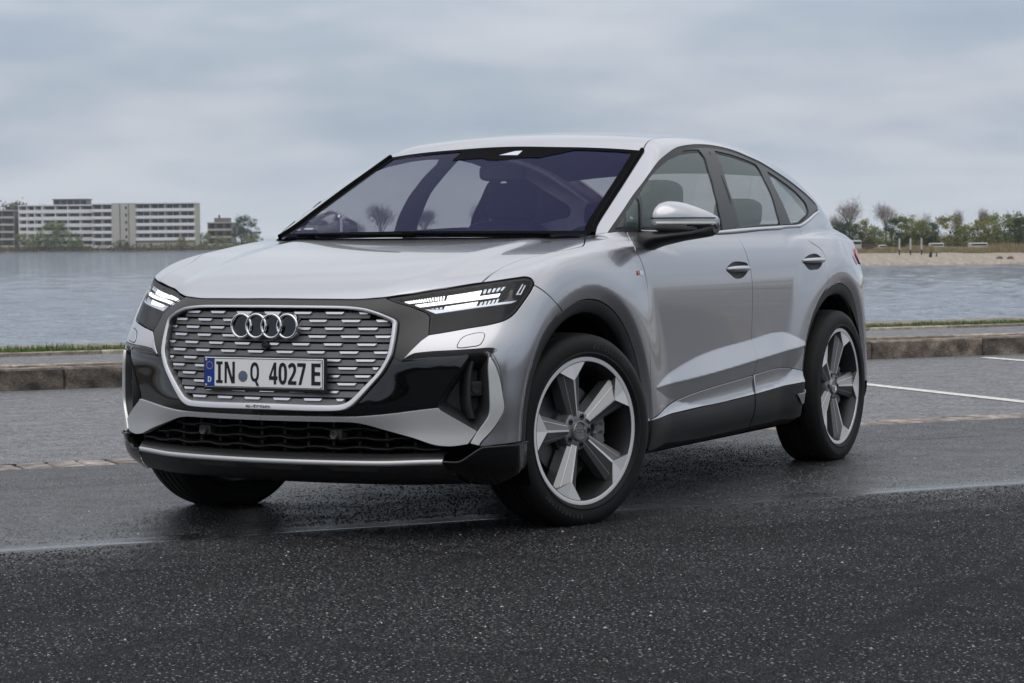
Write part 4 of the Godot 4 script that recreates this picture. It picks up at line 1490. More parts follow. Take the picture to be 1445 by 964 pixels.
func car_grille() -> void:
	var fo: Array = spaced([on_nose(0, 0.864)] + SEAM.frame_out.slice(1, 15) + [on_nose(0, 0.485)], 5)
	var fi: Array = spaced([on_nose(0, 0.854)] + SEAM.frame_in.slice(1, 15) + [on_nose(0, 0.510)], 5)
	fo = round_off(fo); fi = round_off(fi)
	fo = whole(fo); fi = whole(fi)
	var rows := []
	for q in [[-0.30, -0.02], [0.0, 0.006], [0.06, 0.015], [0.16, 0.0175], [0.84, 0.0125], [0.95, 0.010], [1.0, 0.004], [1.0, -0.03]]:
		var r := []
		for i in fo.size():
			var p: Vector3 = fo[i].lerp(fi[i], q[0])
			r.append(p + Vector3(0, 0, q[1]))
		rows.append(r)
	var fr := obj("grille_frame", strip(rows.slice(1), true, Vector3(0, 0, 1)), M.frame_metal, car)
	var rim := strip([rows[0], rows[1]], true, Vector3.ZERO)
	obj("frame_edge", rim, M.black, fr)
	var et := letters("e-tron", 0.026, 0.004, false)
	var eg := Geo.new()
	eg.join(et, Transform3D(Basis.from_scale(Vector3(1.5, 0.62, 1)), Vector3(0.0, 0.4985, on_nose(0, 0.498).z + 0.0155)))
	obj("lettering", eg, metal(Color(0.60, 0.60, 0.61), 0.6, 0.4), fr)
	# back plate
	var b := PackedVector2Array()
	for p in fi:
		b.append(Vector2(p.x, p.y))
	var bg := Geo.new()
	var tri := Geometry2D.triangulate_polygon(b)
	for i in b.size():
		bg.add(Vector3(b[i].x, b[i].y, on_nose(absf(b[i].x), b[i].y).z - 0.032), Vector3(0, 0, 1))
	for k in range(0, tri.size(), 3):
		bg.tri(tri[k], tri[k + 1], tri[k + 2])
	var gr := obj("grille", bg, M.black, car)
	for k in 12:
		var y := 0.836 - 0.0283 * k
		var xm := minf(inner_x(y), inner_x(y - 0.012)) - 0.003
		var a := []
		var n := 41
		for i in n:
			var x := lerpf(-xm, xm, float(i) / (n - 1))
			a.append(Vector3(x, y, nose_z(absf(x), y)))
		var sl := [a.map(func(p): return p + Vector3(0, 0.002, -0.03)), a.map(func(p): return p + Vector3(0, 0.001, -0.018)), a.map(func(p): return p + Vector3(0, -0.019, -0.012)), a.map(func(p): return p + Vector3(0, -0.0215, -0.032))]
		obj("slat", strip(sl, false, Vector3(0, 0, 1), true), M.grille, gr)
		var x := -0.5 + (0.0 if k % 2 == 0 else 0.0635) - 0.0635 * 0.35
		while x < 0.52:
			var x0 := maxf(x, -xm)
			var x1 := minf(x + 0.073, xm)
			if x1 - x0 > 0.02:
				var d := Geo.new()
				var c := (x0 + x1) * 0.5
				var zc := nose_z(absf(c), y) - 0.010
				var slope := (nose_z(absf(x1), y) - nose_z(absf(x0), y)) / (x1 - x0)
				var h := (x1 - x0) * 0.5
				var bas := Basis(Vector3(1, 0, slope), Vector3.UP, Vector3(0, 0, 1))
				var f := []
				for e in [[-1.0, 0.0038, -0.014], [1.0, 0.0038, -0.014], [1.0, 0.0038, -0.001], [-1.0, 0.0038, -0.001], [-0.97, -0.0040, 0.002], [0.97, -0.0040, 0.002], [0.97, -0.0050, -0.012], [-0.97, -0.0050, -0.012]]:
					f.append(Vector3(c, y, zc) + bas * Vector3(e[0] * (h - (0.006 if e[1] < 0.0 else 0.0)), e[1], e[2]))
				d.poly([f[0], f[1], f[2], f[3]], Vector3(0, 1, 0.2).normalized())
				d.poly([f[3], f[2], f[5], f[4]], Vector3(-slope, 0.26, 1).normalized())
				d.poly([f[4], f[5], f[6], f[7]], Vector3.DOWN)
				d.poly([f[0], f[3], f[4], f[7]], Vector3.LEFT)
				d.poly([f[1], f[2], f[5], f[6]], Vector3.RIGHT)
				obj("dash", d, M.satin, gr)
				if k % 2 == 0 and x1 - x0 > 0.05:
					var t := Geo.new()
					var q := []
					for e in [[-1.0, -0.0055, -0.004], [1.0, -0.0055, -0.004], [0.86, -0.0175, -0.009], [-0.86, -0.0175, -0.009]]:
						q.append(Vector3(c, y, zc) + bas * Vector3(e[0] * h * 0.97, e[1], e[2]))
					t.poly(q, Vector3(-slope, 0.1, 1).normalized())
					t.poly([q[3], q[2], q[2] + Vector3(0, -0.003, -0.016), q[3] + Vector3(0, -0.003, -0.016)], Vector3.DOWN)
					t.poly([q[0], q[3], q[3] + Vector3(0, 0, -0.016), q[0] + Vector3(0, 0, -0.016)], Vector3.LEFT)
					t.poly([q[1], q[2], q[2] + Vector3(0, 0, -0.016), q[1] + Vector3(0, 0, -0.016)], Vector3.RIGHT)
					obj("tab", t, M.mask, gr)
			x += 0.127
	# four rings
	var rings := Geo.new()
	var holes := Geo.new()
	for k in 4:
		var c := Vector3(-0.1005 + 0.067 * k, 0.788, 0.0)
		c.z = nose_z(absf(c.x), 0.788) + 0.012
		var t := lathe([Vector2(-0.03, 0.0475), Vector2(-0.003, 0.0475), Vector2(0.0010, 0.0466), Vector2(0.0026, 0.0440), Vector2(0.0026, 0.0405), Vector2(0.0010, 0.0384), Vector2(-0.003, 0.0375), Vector2(-0.008, 0.0375)], 56, 80)
		rings.join(t, Transform3D(Basis(Vector3(0, 0.06, 1).normalized(), Vector3(0, 1, -0.06).normalized(), Vector3(-1, 0, 0)), c))
		var h := lathe([Vector2(-0.0085 - 0.0003 * k, 0.0470), Vector2(-0.0085 - 0.0003 * k, 0.0)], 40)
		holes.join(h, Transform3D(Basis(Vector3(0, 0.06, 1).normalized(), Vector3(0, 1, -0.06).normalized(), Vector3(-1, 0, 0)), c))
	var em := obj("emblem", rings, M.chrome, car)
	obj("emblem_back", holes, M.gloss_black, em)
	# front camera under the rings
	var cam := lathe([Vector2(-0.03, 0.016), Vector2(0.0, 0.016), Vector2(0.004, 0.012), Vector2(0.002, 0.008), Vector2(0.004, 0.004), Vector2(0.0045, 0.0)], 20)
	var cg := Geo.new()
	cg.join(cam, Transform3D(Basis(Vector3(0, 0, 1), Vector3.UP, Vector3(-1, 0, 0)), Vector3(0.004, 0.716, nose_z(0, 0.716) - 0.002)))
	obj("front_camera", cg, M.black, car)


func round_off(p: Array) -> Array:   # softens the corners of an open line
	var q := p.duplicate()
	for k in 3:
		var r := q.duplicate()
		for i in range(1, q.size() - 1):
			r[i] = (q[i - 1] + q[i] * 2.0 + q[i + 1]) / 4.0
		q = r
	return q


func car_plate() -> void:
	var pb := Geo.new()
	pb.box(Vector3.ZERO, Vector3(0.536, 0.128, 0.014), Basis.IDENTITY, 0.004)
	var holder := obj("number_plate", pb, M.black, car, Vector3(0.012, 0.616, 0.886))
	holder.rotation.x = -0.03
	var p := Geo.new()
	p.box(Vector3.ZERO, Vector3(0.520, 0.110, 0.004), Basis.IDENTITY, 0.0015)
	obj("plate_sheet", p, M.plate, holder, Vector3(0, 0.001, 0.0085))
	# thin black line near the plate's edge
	var fr := Geo.new()
	for s in [-1, 1]:
		fr.box(Vector3(0, s * 0.0515, 0), Vector3(0.512, 0.0022, 0.001))
		fr.box(Vector3(s * 0.2565, 0, 0), Vector3(0.0022, 0.1008, 0.001))
	obj("plate_line", fr, M.ink, holder, Vector3(0, 0.001, 0.0108))
	var blue := Geo.new()
	blue.box(Vector3.ZERO, Vector3(0.043, 0.1035, 0.001))
	obj("country_band", blue, M.plate_blue, holder, Vector3(-0.2365, 0.001, 0.0112))
	var stars := Geo.new()
	for k in 12:
		stars.join(lathe([Vector2(0.0, 0.0022), Vector2(0.0004, 0.0)], 5), Transform3D(Basis(Vector3(0, 0, 1), Vector3.UP, Vector3(-1, 0, 0)), Vector3(-0.2365 + 0.0135 * sin(TAU * k / 12), 0.026 + 0.0135 * cos(TAU * k / 12), 0.0120)))
	obj("stars", stars, M.yellow, holder)
	var d := Geo.new()
	d.join(letters("D", 0.028, 0.001), Transform3D(Basis.IDENTITY, Vector3(-0.2365, -0.026, 0.0122)))
	obj("country_letter", d, M.white, holder)
	# the characters, tall and narrow
	var text := Geo.new()
	var at := [["I", -0.193], ["N", -0.147], ["Q", -0.036], ["4", 0.045], ["0", 0.086], ["2", 0.127], ["7", 0.167], ["E", 0.229]]
	for e in at:
		var l := letters(e[0], 0.1, 0.0012)
		var lo := Vector3(9, 9, 9)
		var hi := -lo
		for q in l.v:
			lo = lo.min(q); hi = hi.max(q)
		var w := 0.030 if e[0] == "I" else (0.045 if e[0] == "N" else (0.039 if e[0] in ["Q", "E"] else 0.0365))
		var hgt := 0.079 if e[0] != "Q" else 0.086
		var sc := Vector3(w / (hi.x - lo.x), hgt / (hi.y - lo.y), 1)
		var c := (lo + hi) * 0.5
		if e[0] == "I":   # a narrow letter keeps its stem and gains serifs
			text.box(Vector3(e[1], 0.001, 0.0112), Vector3(0.0115, 0.079, 0.0012))
			text.box(Vector3(e[1], 0.0355, 0.01125), Vector3(0.028, 0.0105, 0.0012))
			text.box(Vector3(e[1], -0.0335, 0.01125), Vector3(0.028, 0.0105, 0.0012))
			continue
		text.join(l, Transform3D(Basis.from_scale(sc), Vector3(e[1] - c.x * sc.x, 0.001 - c.y * sc.y - (0.004 if e[0] == "Q" else 0.0), 0.0112)))
	obj("characters", text, M.ink, holder)
	var seal := lathe([Vector2(0, 0.0205), Vector2(0.0012, 0.020), Vector2(0.0012, 0.0)], 28)
	var sg := Geo.new()
	var turn := Basis(Vector3(0, 0, 1), Vector3.UP, Vector3(-1, 0, 0))
	sg.join(seal, Transform3D(turn, Vector3(-0.0885, -0.012, 0.0108)))
	obj("plate_seal", sg, M.caliper, holder)
	var s2 := Geo.new()
	s2.join(lathe([Vector2(0, 0.0125), Vector2(0.0006, 0.0)], 24), Transform3D(turn, Vector3(-0.0885, -0.012, 0.0121)))
	obj("seal_crest", s2, metal(Color(0.35, 0.42, 0.55), 0.2, 0.4), holder)
	var bolts := Geo.new()
	for e in [[0.252, 0.046], [0.252, -0.045], [-0.252, 0.046], [-0.252, -0.046]]:
		bolts.join(lathe([Vector2(0, 0.004), Vector2(0.001, 0.003), Vector2(0.0012, 0.0)], 10), Transform3D(turn, Vector3(e[0], e[1], 0.0122)))
	obj("plate_bolt", bolts, M.led_dim, holder)


func lamp_piece(flat: Array, off: float, thick := 0.006) -> Geo:
	var p := PackedVector2Array()
	for i in range(0, flat.size(), 2):
		p.append(Vector2(flat[i], flat[i + 1]))
	if Geometry2D.is_polygon_clockwise(p):
		p.reverse()
	return panel(p, NOSE, 0.03, 0.03, off, thick)


func bars(a: Array, k: int, fill: float, off: float, g: Geo) -> void:   # slanted light cells across a band given by its four corners
	for i in k:
		var t0 := float(i) / k
		var t1 := (i + fill) / k
		var q := []
		for e in [[t0, 0], [t1, 0], [t1, 1], [t0, 1]]:
			var lo := Vector2(a[0], a[1]).lerp(Vector2(a[2], a[3]), e[0])
			var up := Vector2(a[6], a[7]).lerp(Vector2(a[4], a[5]), e[0])
			var f := lo.lerp(up, e[1])
			q.append(f.x); q.append(f.y)
		g.join(lamp_piece(q, off))


func car_lamps() -> void:
	var top: Array = seam("hood_edge").filter(func(p): return p.x > 0.448) + seam("lamp_top")
	var loop: Array = [SEAM.lamp_in[6]] + top + seam("lamp_low") + smooth_line(SEAM.lamp_in)
	var full := outline(NOSE, [loop], 0.003)
	var lens_p := biggest(Geometry2D.offset_polygon(full, -0.007, Geometry2D.JOIN_ROUND))
	if Geometry2D.is_polygon_clockwise(lens_p):
		lens_p.reverse()
	var lens := panel(lens_p, NOSE, 0.015, 0.012, -0.004, 0.0)
	var house := panel(full, NOSE, 0.02, 0.015, -0.045, 0.0)
	# side walls and the black rim round the lens
	var rows := []
	for q in [[full, -0.006], [full, -0.046]]:
		var r := []
		for f in q[0]:
			var p := on_skin(NOSE, f)
			r.append(p + normal_at(p) * q[1])
		rows.append(r)
	house.join(strip(rows, true))
	var rim := Geo.new()
	for k in full.size():   # ring between the two outlines, along the nearest points
		var a := full[k]
		var b := full[(k + 1) % full.size()]
		var pa := near(lens_p, a)
		var pb := near(lens_p, b)
		var q := []
		for f in [a, b, pb, pa]:
			var p := on_skin(NOSE, f)
			q.append(rim.add(p + normal_at(p) * -0.0045, normal_at(p)))
		rim.quad(q[0], q[1], q[2], q[3])
	var led := Geo.new()
	led.join(lamp_piece([0.5196, 0.8699, 0.5341, 0.8619, 0.7964, 0.897, 0.8048, 0.9087], -0.014))
	bars([0.6219, 0.8902, 0.7357, 0.907, 0.7457, 0.9234, 0.6262, 0.904], 7, 0.86, -0.016, led)
	bars([0.6097, 0.8506, 0.7163, 0.8627, 0.7267, 0.8809, 0.6152, 0.8636], 7, 0.86, -0.016, led)
	bars([0.50, 0.878, 0.617, 0.8903, 0.6218, 0.9041, 0.4855, 0.8847], 15, 0.45, -0.016, led)
	var dim := Geo.new()
	bars([0.7458, 0.9121, 0.8216, 0.9229, 0.8352, 0.9359, 0.7524, 0.9265], 5, 0.55, -0.016, dim)
	bars([0.575, 0.8483, 0.6062, 0.8507, 0.6116, 0.8624, 0.5582, 0.8537], 4, 0.55, -0.016, dim)
	bars([0.7258, 0.8639, 0.7939, 0.8721, 0.804, 0.8903, 0.7334, 0.8782], 5, 0.55, -0.016, dim)
	dim.join(lamp_piece([0.5509, 0.8525, 0.5841, 0.837, 0.7144, 0.8562, 0.7954, 0.8655, 0.8377, 0.8699, 0.8602, 0.8781, 0.8028, 0.874, 0.7222, 0.8632, 0.6204, 0.8519], -0.012))
	for e in [[0.8613, 0.9011, 0.8926, 0.9403, 0.8965, 0.9396, 0.8655, 0.9011], [0.8613, 0.9011, 0.8640, 0.9045, 0.8830, 0.9045, 0.8806, 0.9007], [0.8770, 0.9011, 0.9015, 0.9347, 0.9054, 0.9347, 0.8806, 0.9007]]:
		dim.join(lamp_piece(e, -0.013, 0.003))
	var shelf := lamp_piece([0.80, 0.874, 0.862, 0.878, 0.848, 0.893, 0.855, 0.925, 0.846, 0.925, 0.832, 0.893], -0.022)
	for s in 2:
		var hl := obj("headlight", house if s == 0 else house.mirrored(), M.lamp_in, car)
		obj("lens", lens if s == 0 else lens.mirrored(), M.lens, hl)
		obj("lens_rim", rim if s == 0 else rim.mirrored(), M.black, hl)
		obj("light_strip", led if s == 0 else led.mirrored(), M.led, hl)
		obj("reflector", dim if s == 0 else dim.mirrored(), M.led_dim, hl)
		obj("lamp_shelf", shelf if s == 0 else shelf.mirrored(), M.mask, hl)


func near(p: PackedVector2Array, q: Vector2) -> Vector2:
	var best := p[0]
	for k in p.size():
		var c := Geometry2D.get_closest_point_to_segment(q, p[k], p[(k + 1) % p.size()])
		if c.distance_squared_to(q) < best.distance_squared_to(q):
			best = c
	return best
# ------------------------------------------------------------------ wheels
func polar(r: float, deg: float, x: float) -> Vector3:   # on the wheel's outer side, the angle seen from outside, counter-clockwise from the rear
	var a := deg_to_rad(deg)
	return Vector3(x, r * sin(a), -r * cos(a))


var tyre_g: Geo
var tyre_text: Geo
var rim_g: Geo
var lip_g: Geo
var spoke_g: Geo
var ridge_g: Geo
var hub_g: Geo
var bolt_g: Geo
var cap_g: Geo
var disc_g: Geo
var cal_g: Geo


func wheel_shapes() -> void:
	var prof := [Vector2(-0.095, 0.268), Vector2(-0.105, 0.278), Vector2(-0.118, 0.305), Vector2(-0.1175, 0.335), Vector2(-0.106, 0.359), Vector2(-0.09, 0.3685)]
	for x in [-0.052, -0.018, 0.018, 0.052]:
		prof.append_array([Vector2(x - 0.0055, 0.3725), Vector2(x - 0.0045, 0.3655), Vector2(x + 0.0045, 0.3655), Vector2(x + 0.0055, 0.3725)])
	prof.append_array([Vector2(0.09, 0.3685), Vector2(0.106, 0.359), Vector2(0.1125, 0.348), Vector2(0.1135, 0.347), Vector2(0.1185, 0.332), Vector2(0.1195, 0.315), Vector2(0.1175, 0.302), Vector2(0.1185, 0.300), Vector2(0.1195, 0.296), Vector2(0.1175, 0.291), Vector2(0.112, 0.288), Vector2(0.106, 0.2855), Vector2(0.100, 0.281), Vector2(0.09, 0.272)])
	tyre_g = lathe(prof, 120, 35)
	tyre_text = Geo.new()
	var word := "BRIDGESTONE"
	for half in 2:
		for k in word.length():
			var deg := 83.0 - k * 3.75 + 180.0 * half
			var a := deg_to_rad(deg)
			var bas := Basis(Vector3(0, -cos(a), -sin(a)) * -1.0 * -1.0, Vector3(0, sin(a), -cos(a)), Vector3.RIGHT)
			bas.x = bas.y.cross(bas.z)
			tyre_text.join(letters(word[k], 0.024, 0.002), Transform3D(bas * Basis.from_scale(Vector3(0.95, 1, 1)), polar(0.3225, deg, 0.1195)))
	rim_g = lathe([Vector2(-0.105, 0.276), Vector2(-0.10, 0.262), Vector2(-0.08, 0.25), Vector2(0.03, 0.246), Vector2(0.085, 0.252), Vector2(0.098, 0.261), Vector2(0.1035, 0.263)].map(func(q): return q), 96, 60)
	lip_g = lathe([Vector2(0.094, 0.2835), Vector2(0.1025, 0.2835), Vector2(0.1055, 0.2815), Vector2(0.1058, 0.279), Vector2(0.1045, 0.2665), Vector2(0.1020, 0.2655)], 96, 30)
	for q in lip_g.n.size():   # the face looks outwards
		if lip_g.n[q].x < -0.2:
			lip_g.n[q] = -lip_g.n[q]
	spoke_g = Geo.new()
	ridge_g = Geo.new()
	for s in [-1.0, 1.0]:
		var tip := polar(0.205, 0, 0.1)
		var a := polar(0.2628, 15.5 * s, 0.1035)
		var e := polar(0.2628, 15.0 * s, 0.076)
		var h := polar(0.060, 0, 0.079)
		var hs := polar(0.064, 25.0 * s, 0.058)
		var r0 := polar(0.062, 2.6 * s, 0.0792)
		var r1 := polar(0.205, 1.3 * s, 0.1003)
		face(spoke_g, [r0, hs, e, r1], Vector3(1, 0, 0))
		# wall down from the arrowhead, then the flank of the spoke
		face(spoke_g, [r1, e, a], Vector3(1, 0, 0))
		var eb := polar(0.250, 13.5 * s, 0.02)
		var hb := polar(0.064, 30.0 * s, 0.01)
		face(spoke_g, [hs, e, eb, hb], polar(1, 90 * s, 0.2))
		# bright cut along the ridge and on the arrowhead
		face(ridge_g, [h, r0, r1, tip], Vector3(1, 0, 0))
		var arr := [tip + Vector3(0.001, 0, 0), r1 + Vector3(0.001, 0, 0)]
		for k in 6:
			arr.append(polar(0.2640, lerpf(15.5, 0.0, k / 5.0) * s, 0.1043))
		face(ridge_g, arr, Vector3(1, 0, 0))
		# a second, lower crease line
		var c0 := hs.lerp(r0, 0.45)
		var c1 := e.lerp(r1, 0.42)
		var wide := (e - r1).normalized() * 0.0022
		face(ridge_g, [c0 + Vector3(0.004, 0, 0), c0 + wide + Vector3(0.004, 0, 0), c1 + wide + Vector3(0.004, 0, 0), c1 + Vector3(0.004, 0, 0)], Vector3(1, 0, 0))
	hub_g = lathe([Vector2(-0.02, 0.082), Vector2(0.05, 0.080), Vector2(0.066, 0.074), Vector2(0.070, 0.066), Vector2(0.070, 0.042), Vector2(0.079, 0.038), Vector2(0.080, 0.034), Vector2(0.076, 0.0325), Vector2(0.076, 0.0)], 60, 30)
	bolt_g = Geo.new()
	for k in 5:
		var b := lathe([Vector2(0.060, 0.0115), Vector2(0.0715, 0.0115), Vector2(0.0715, 0.0085), Vector2(0.064, 0.0085), Vector2(0.068, 0.0065), Vector2(0.072, 0.0055), Vector2(0.072, 0.0)], 12, 20)
		bolt_g.join(b, Transform3D(Basis.IDENTITY, polar(0.0555, 36 + 72 * k, 0.0) * Vector3(0, 1, 1)))
	cap_g = Geo.new()
	cap_g.join(lathe([Vector2(0.0775, 0.0325), Vector2(0.0785, 0.0315), Vector2(0.0785, 0.0295), Vector2(0.077, 0.029)], 40))
	for k in 4:
		cap_g.join(lathe([Vector2(0.0765, 0.0078), Vector2(0.0778, 0.0074), Vector2(0.0778, 0.0062), Vector2(0.0765, 0.0058)], 24), Transform3D(Basis.IDENTITY, Vector3(0, 0, 0.0165 - 0.011 * k)))
	disc_g = lathe([Vector2(-0.02, 0.175), Vector2(0.004, 0.175), Vector2(0.004, 0.10), Vector2(0.03, 0.095), Vector2(0.03, 0.0)], 60)
	cal_g = Geo.new()
	for k in 5:
		cal_g.box(polar(0.145, -28 + 14 * k, 0.022), Vector3(0.06, 0.062, 0.055), Basis(Vector3.RIGHT, deg_to_rad(28 - 14 * k)), 0.008)


func face(g: Geo, p: Array, toward: Vector3) -> void:
	var m: Vector3 = (p[1] - p[0]).cross(p[2] - p[0]).normalized()
	if m.dot(toward) < 0.0:
		m = -m
	g.poly(p, m)


func make_wheel(at: Vector3, turn: float, spin: float, side: int) -> void:
	var w := Node3D.new()
	w.name = "wheel"
	car.add_child(w, true)
	w.position = at
	w.rotation.y = turn
	var tyre := obj("tyre", tyre_g, M.rubber, w)
	var txt := obj("tyre_lettering", tyre_text, M.tyre_text, w)
	txt.rotation.x = 0.0
	obj("rim", rim_g, M.barrel, w)
	obj("rim_lip", lip_g, M.rim_cut, w)
	for k in 5:
		var a := deg_to_rad(spin + 72 * k)
		var s := obj("spoke", spoke_mesh, M.rim_dark, w)
		s.rotation.x = a
		var c := obj("spoke_edge", ridge_mesh, M.rim_cut, w)
		c.rotation.x = a
	var h := obj("hub", hub_g, M.rim_dark, w)
	var b := obj("wheel_bolt", bolt_g, M.dark_metal, w)
	b.rotation.x = deg_to_rad(spin)
	obj("hub_cap", cap_g, M.chrome, w)
	obj("brake_disc", disc_g, M.disc, w)
	var c := obj("brake_caliper", cal_g, M.caliper, w)
	if side < 0:
		c.rotation.x = PI


var spoke_mesh: ArrayMesh
var ridge_mesh: ArrayMesh


func car_wheels() -> void:
	wheel_shapes()
	M.tyre_text = metal(Color(0.17, 0.17, 0.17), 0.0, 0.6)
	M.dark_metal = metal(Color(0.10, 0.10, 0.105), 0.8, 0.4)
	spoke_mesh = spoke_g.mesh()
	ridge_mesh = ridge_g.mesh()
	var steer := deg_to_rad(-16.8)
	make_wheel(Vector3(0.79, WHEEL_Y, 0), steer, 105, 1)
	make_wheel(Vector3(0.79, WHEEL_Y, AXLE_R), 0, 70, 1)
	make_wheel(Vector3(-0.79, WHEEL_Y, 0), PI + steer, 40, -1)
	make_wheel(Vector3(-0.79, WHEEL_Y, AXLE_R), PI, 10, -1)


# ------------------------------------------------------------------ mirrors, handles, wipers, cabin
func ring_of(c: Vector3, ry_up: float, ry_dn: float, rz_f: float, rz_b: float, n: int, k := 2.4) -> Array:
	var r := []
	for i in n:
		var a := TAU * i / n
		var cz := cos(a)
		var sy := sin(a)
		var z := signf(cz) * pow(absf(cz), 2.0 / k) * (rz_f if cz > 0 else rz_b)
		var y := signf(sy) * pow(absf(sy), 2.0 / k) * (ry_up if sy > 0 else ry_dn)
		r.append(c + Vector3(0, y, z))
	return r


func shell(rings: Array) -> Geo:
	var g := strip(rings, true)
	# outward normals
	var c := Vector3.ZERO
	for r in rings:
		for p in r:
			c += p / (rings.size() * r.size())
	var s := 0.0
	for q in g.v.size():
		s += g.n[q].dot(g.v[q] - c)
	if s < 0.0:
		for q in g.n.size():
			g.n[q] = -g.n[q]
		g.i.reverse()
	for e in [0, rings.size() - 1]:
		var r: Array = rings[e]
		var m := Vector3.ZERO
		for p in r:
			m += p / r.size()
		var nn := (m - c).normalized()
		var k := g.add(m, nn)
		var f := g.v.size()
		for p in r:
			g.add(p, nn)
		for i in r.size():
			g.tri(k, f + i, f + (i + 1) % r.size())
	return g


func car_mirrors() -> void:
	# sections from the root outwards: x, middle in z, up, down, front, back
	var cap := []
	var n := 40
	for q in [[0.868, -0.690, 0.022, 0.030, 0.045, 0.03], [0.873, -0.686, 0.044, 0.038, 0.068, 0.06], [0.884, -0.688, 0.064, 0.043, 0.086, 0.085], [0.900, -0.694, 0.076, 0.046, 0.096, 0.09], [0.922, -0.706, 0.080, 0.047, 0.102, 0.09], [0.948, -0.724, 0.077, 0.047, 0.104, 0.085], [0.975, -0.748, 0.068, 0.047, 0.102, 0.078], [1.000, -0.776, 0.056, 0.046, 0.095, 0.07], [1.022, -0.806, 0.043, 0.045, 0.084, 0.06], [1.040, -0.836, 0.030, 0.043, 0.066, 0.05], [1.052, -0.862, 0.018, 0.038, 0.044, 0.036], [1.057, -0.876, 0.009, 0.028, 0.022, 0.02]]:
		cap.append(ring_of(Vector3(q[0], 1.166, q[1]), q[2], q[3], q[4], q[5], n))
	var all := shell(cap)
	# the upper shell in paint, the lower one too with the dark foot below it
	var parts := [Geo.new(), Geo.new(), Geo.new()]
	for t in range(0, all.i.size(), 3):
		var m := (all.v[all.i[t]] + all.v[all.i[t + 1]] + all.v[all.i[t + 2]]) / 3.0
		var which := 0
		if m.y < 1.166:
			which = 1
		if m.y < 1.124 or (m.y < 1.15 and m.x > 1.0 + (1.15 - m.y)):
			which = 2
		var g: Geo = parts[which]
		for e in 3:
			var shift := Vector3(0, 0.0, 0)
			g.i.append(g.add(all.v[all.i[t + e]] + shift, all.n[all.i[t + e]]))
	var foot := Geo.new()
	var fr := []
	for q in [[0.80, 1.076, 0.045, 0.040, -0.62], [0.85, 1.082, 0.042, 0.065, -0.635], [0.90, 1.094, 0.030, 0.092, -0.67], [0.96, 1.104, 0.022, 0.096, -0.722], [1.01, 1.112, 0.019, 0.088, -0.785], [1.04, 1.122, 0.022, 0.06, -0.832], [1.054, 1.134, 0.020, 0.035, -0.866]]:
		fr.append(ring_of(Vector3(q[0], q[1], q[4]), q[2], q[2], q[3], q[3], 20))
	foot.join(shell(fr))
	# the indicator and the dark line above it follow the foremost points of the sections
	var front := smooth_line(cap.map(func(r): return r[0]), 0.006)
	var blink := []
	for e in [[-0.004, 0.0], [-0.004, 0.0035], [-0.013, 0.0035], [-0.014, 0.0]]:
		var r := []
		for p in front:
			if p.x > 0.905:
				r.append(p + Vector3(0.3, 0, 0.95) * (e[1] - 0.0005) + Vector3(0, e[0] - 0.001, 0))
		blink.append(r)
	var bl := strip(blink, false, Vector3(0, 0, 1))
	var gap := Geo.new()
	var gr := []
	for e in [0.0025, -0.0025]:
		var r := []
		for p in front:
			r.append(p + Vector3(0.3, 0, 0.95) * 0.001 + Vector3(0, 0.010 + e, -0.0006))
		gr.append(r)
	gap.join(strip(gr, false, Vector3(0, 0, 1)))
	var mg := Geo.new()
	mg.box(Vector3(0.950, 1.168, -0.790), Vector3(0.13, 0.085, 0.04), Basis(Vector3.UP, 0.35), 0.01)
	for s in 2:
		var f := func(g: Geo) -> Geo: return g if s == 0 else g.mirrored()
		var mi := obj("door_mirror", f.call(parts[0]), M.paint, car)
		if s == 1:   # the one on the far side is folded in
			var hinge := Vector3(-0.875, 0, -0.69)
			var fold := Basis(Vector3.UP, deg_to_rad(-45))
			mi.transform = Transform3D(fold, hinge - fold * hinge + Vector3(0.06, 0, -0.10))
		obj("mirror_underside", f.call(parts[1]), M.selenite, mi)
		obj("mirror_base", f.call(parts[2]), M.trim, mi)
		obj("mirror_foot", f.call(foot), M.trim, mi)
		obj("indicator", f.call(bl), M.blinker, mi)
		obj("mirror_gap", f.call(gap), M.dark, mi)
		obj("mirror_glass", f.call(mg), M.chrome, mi)


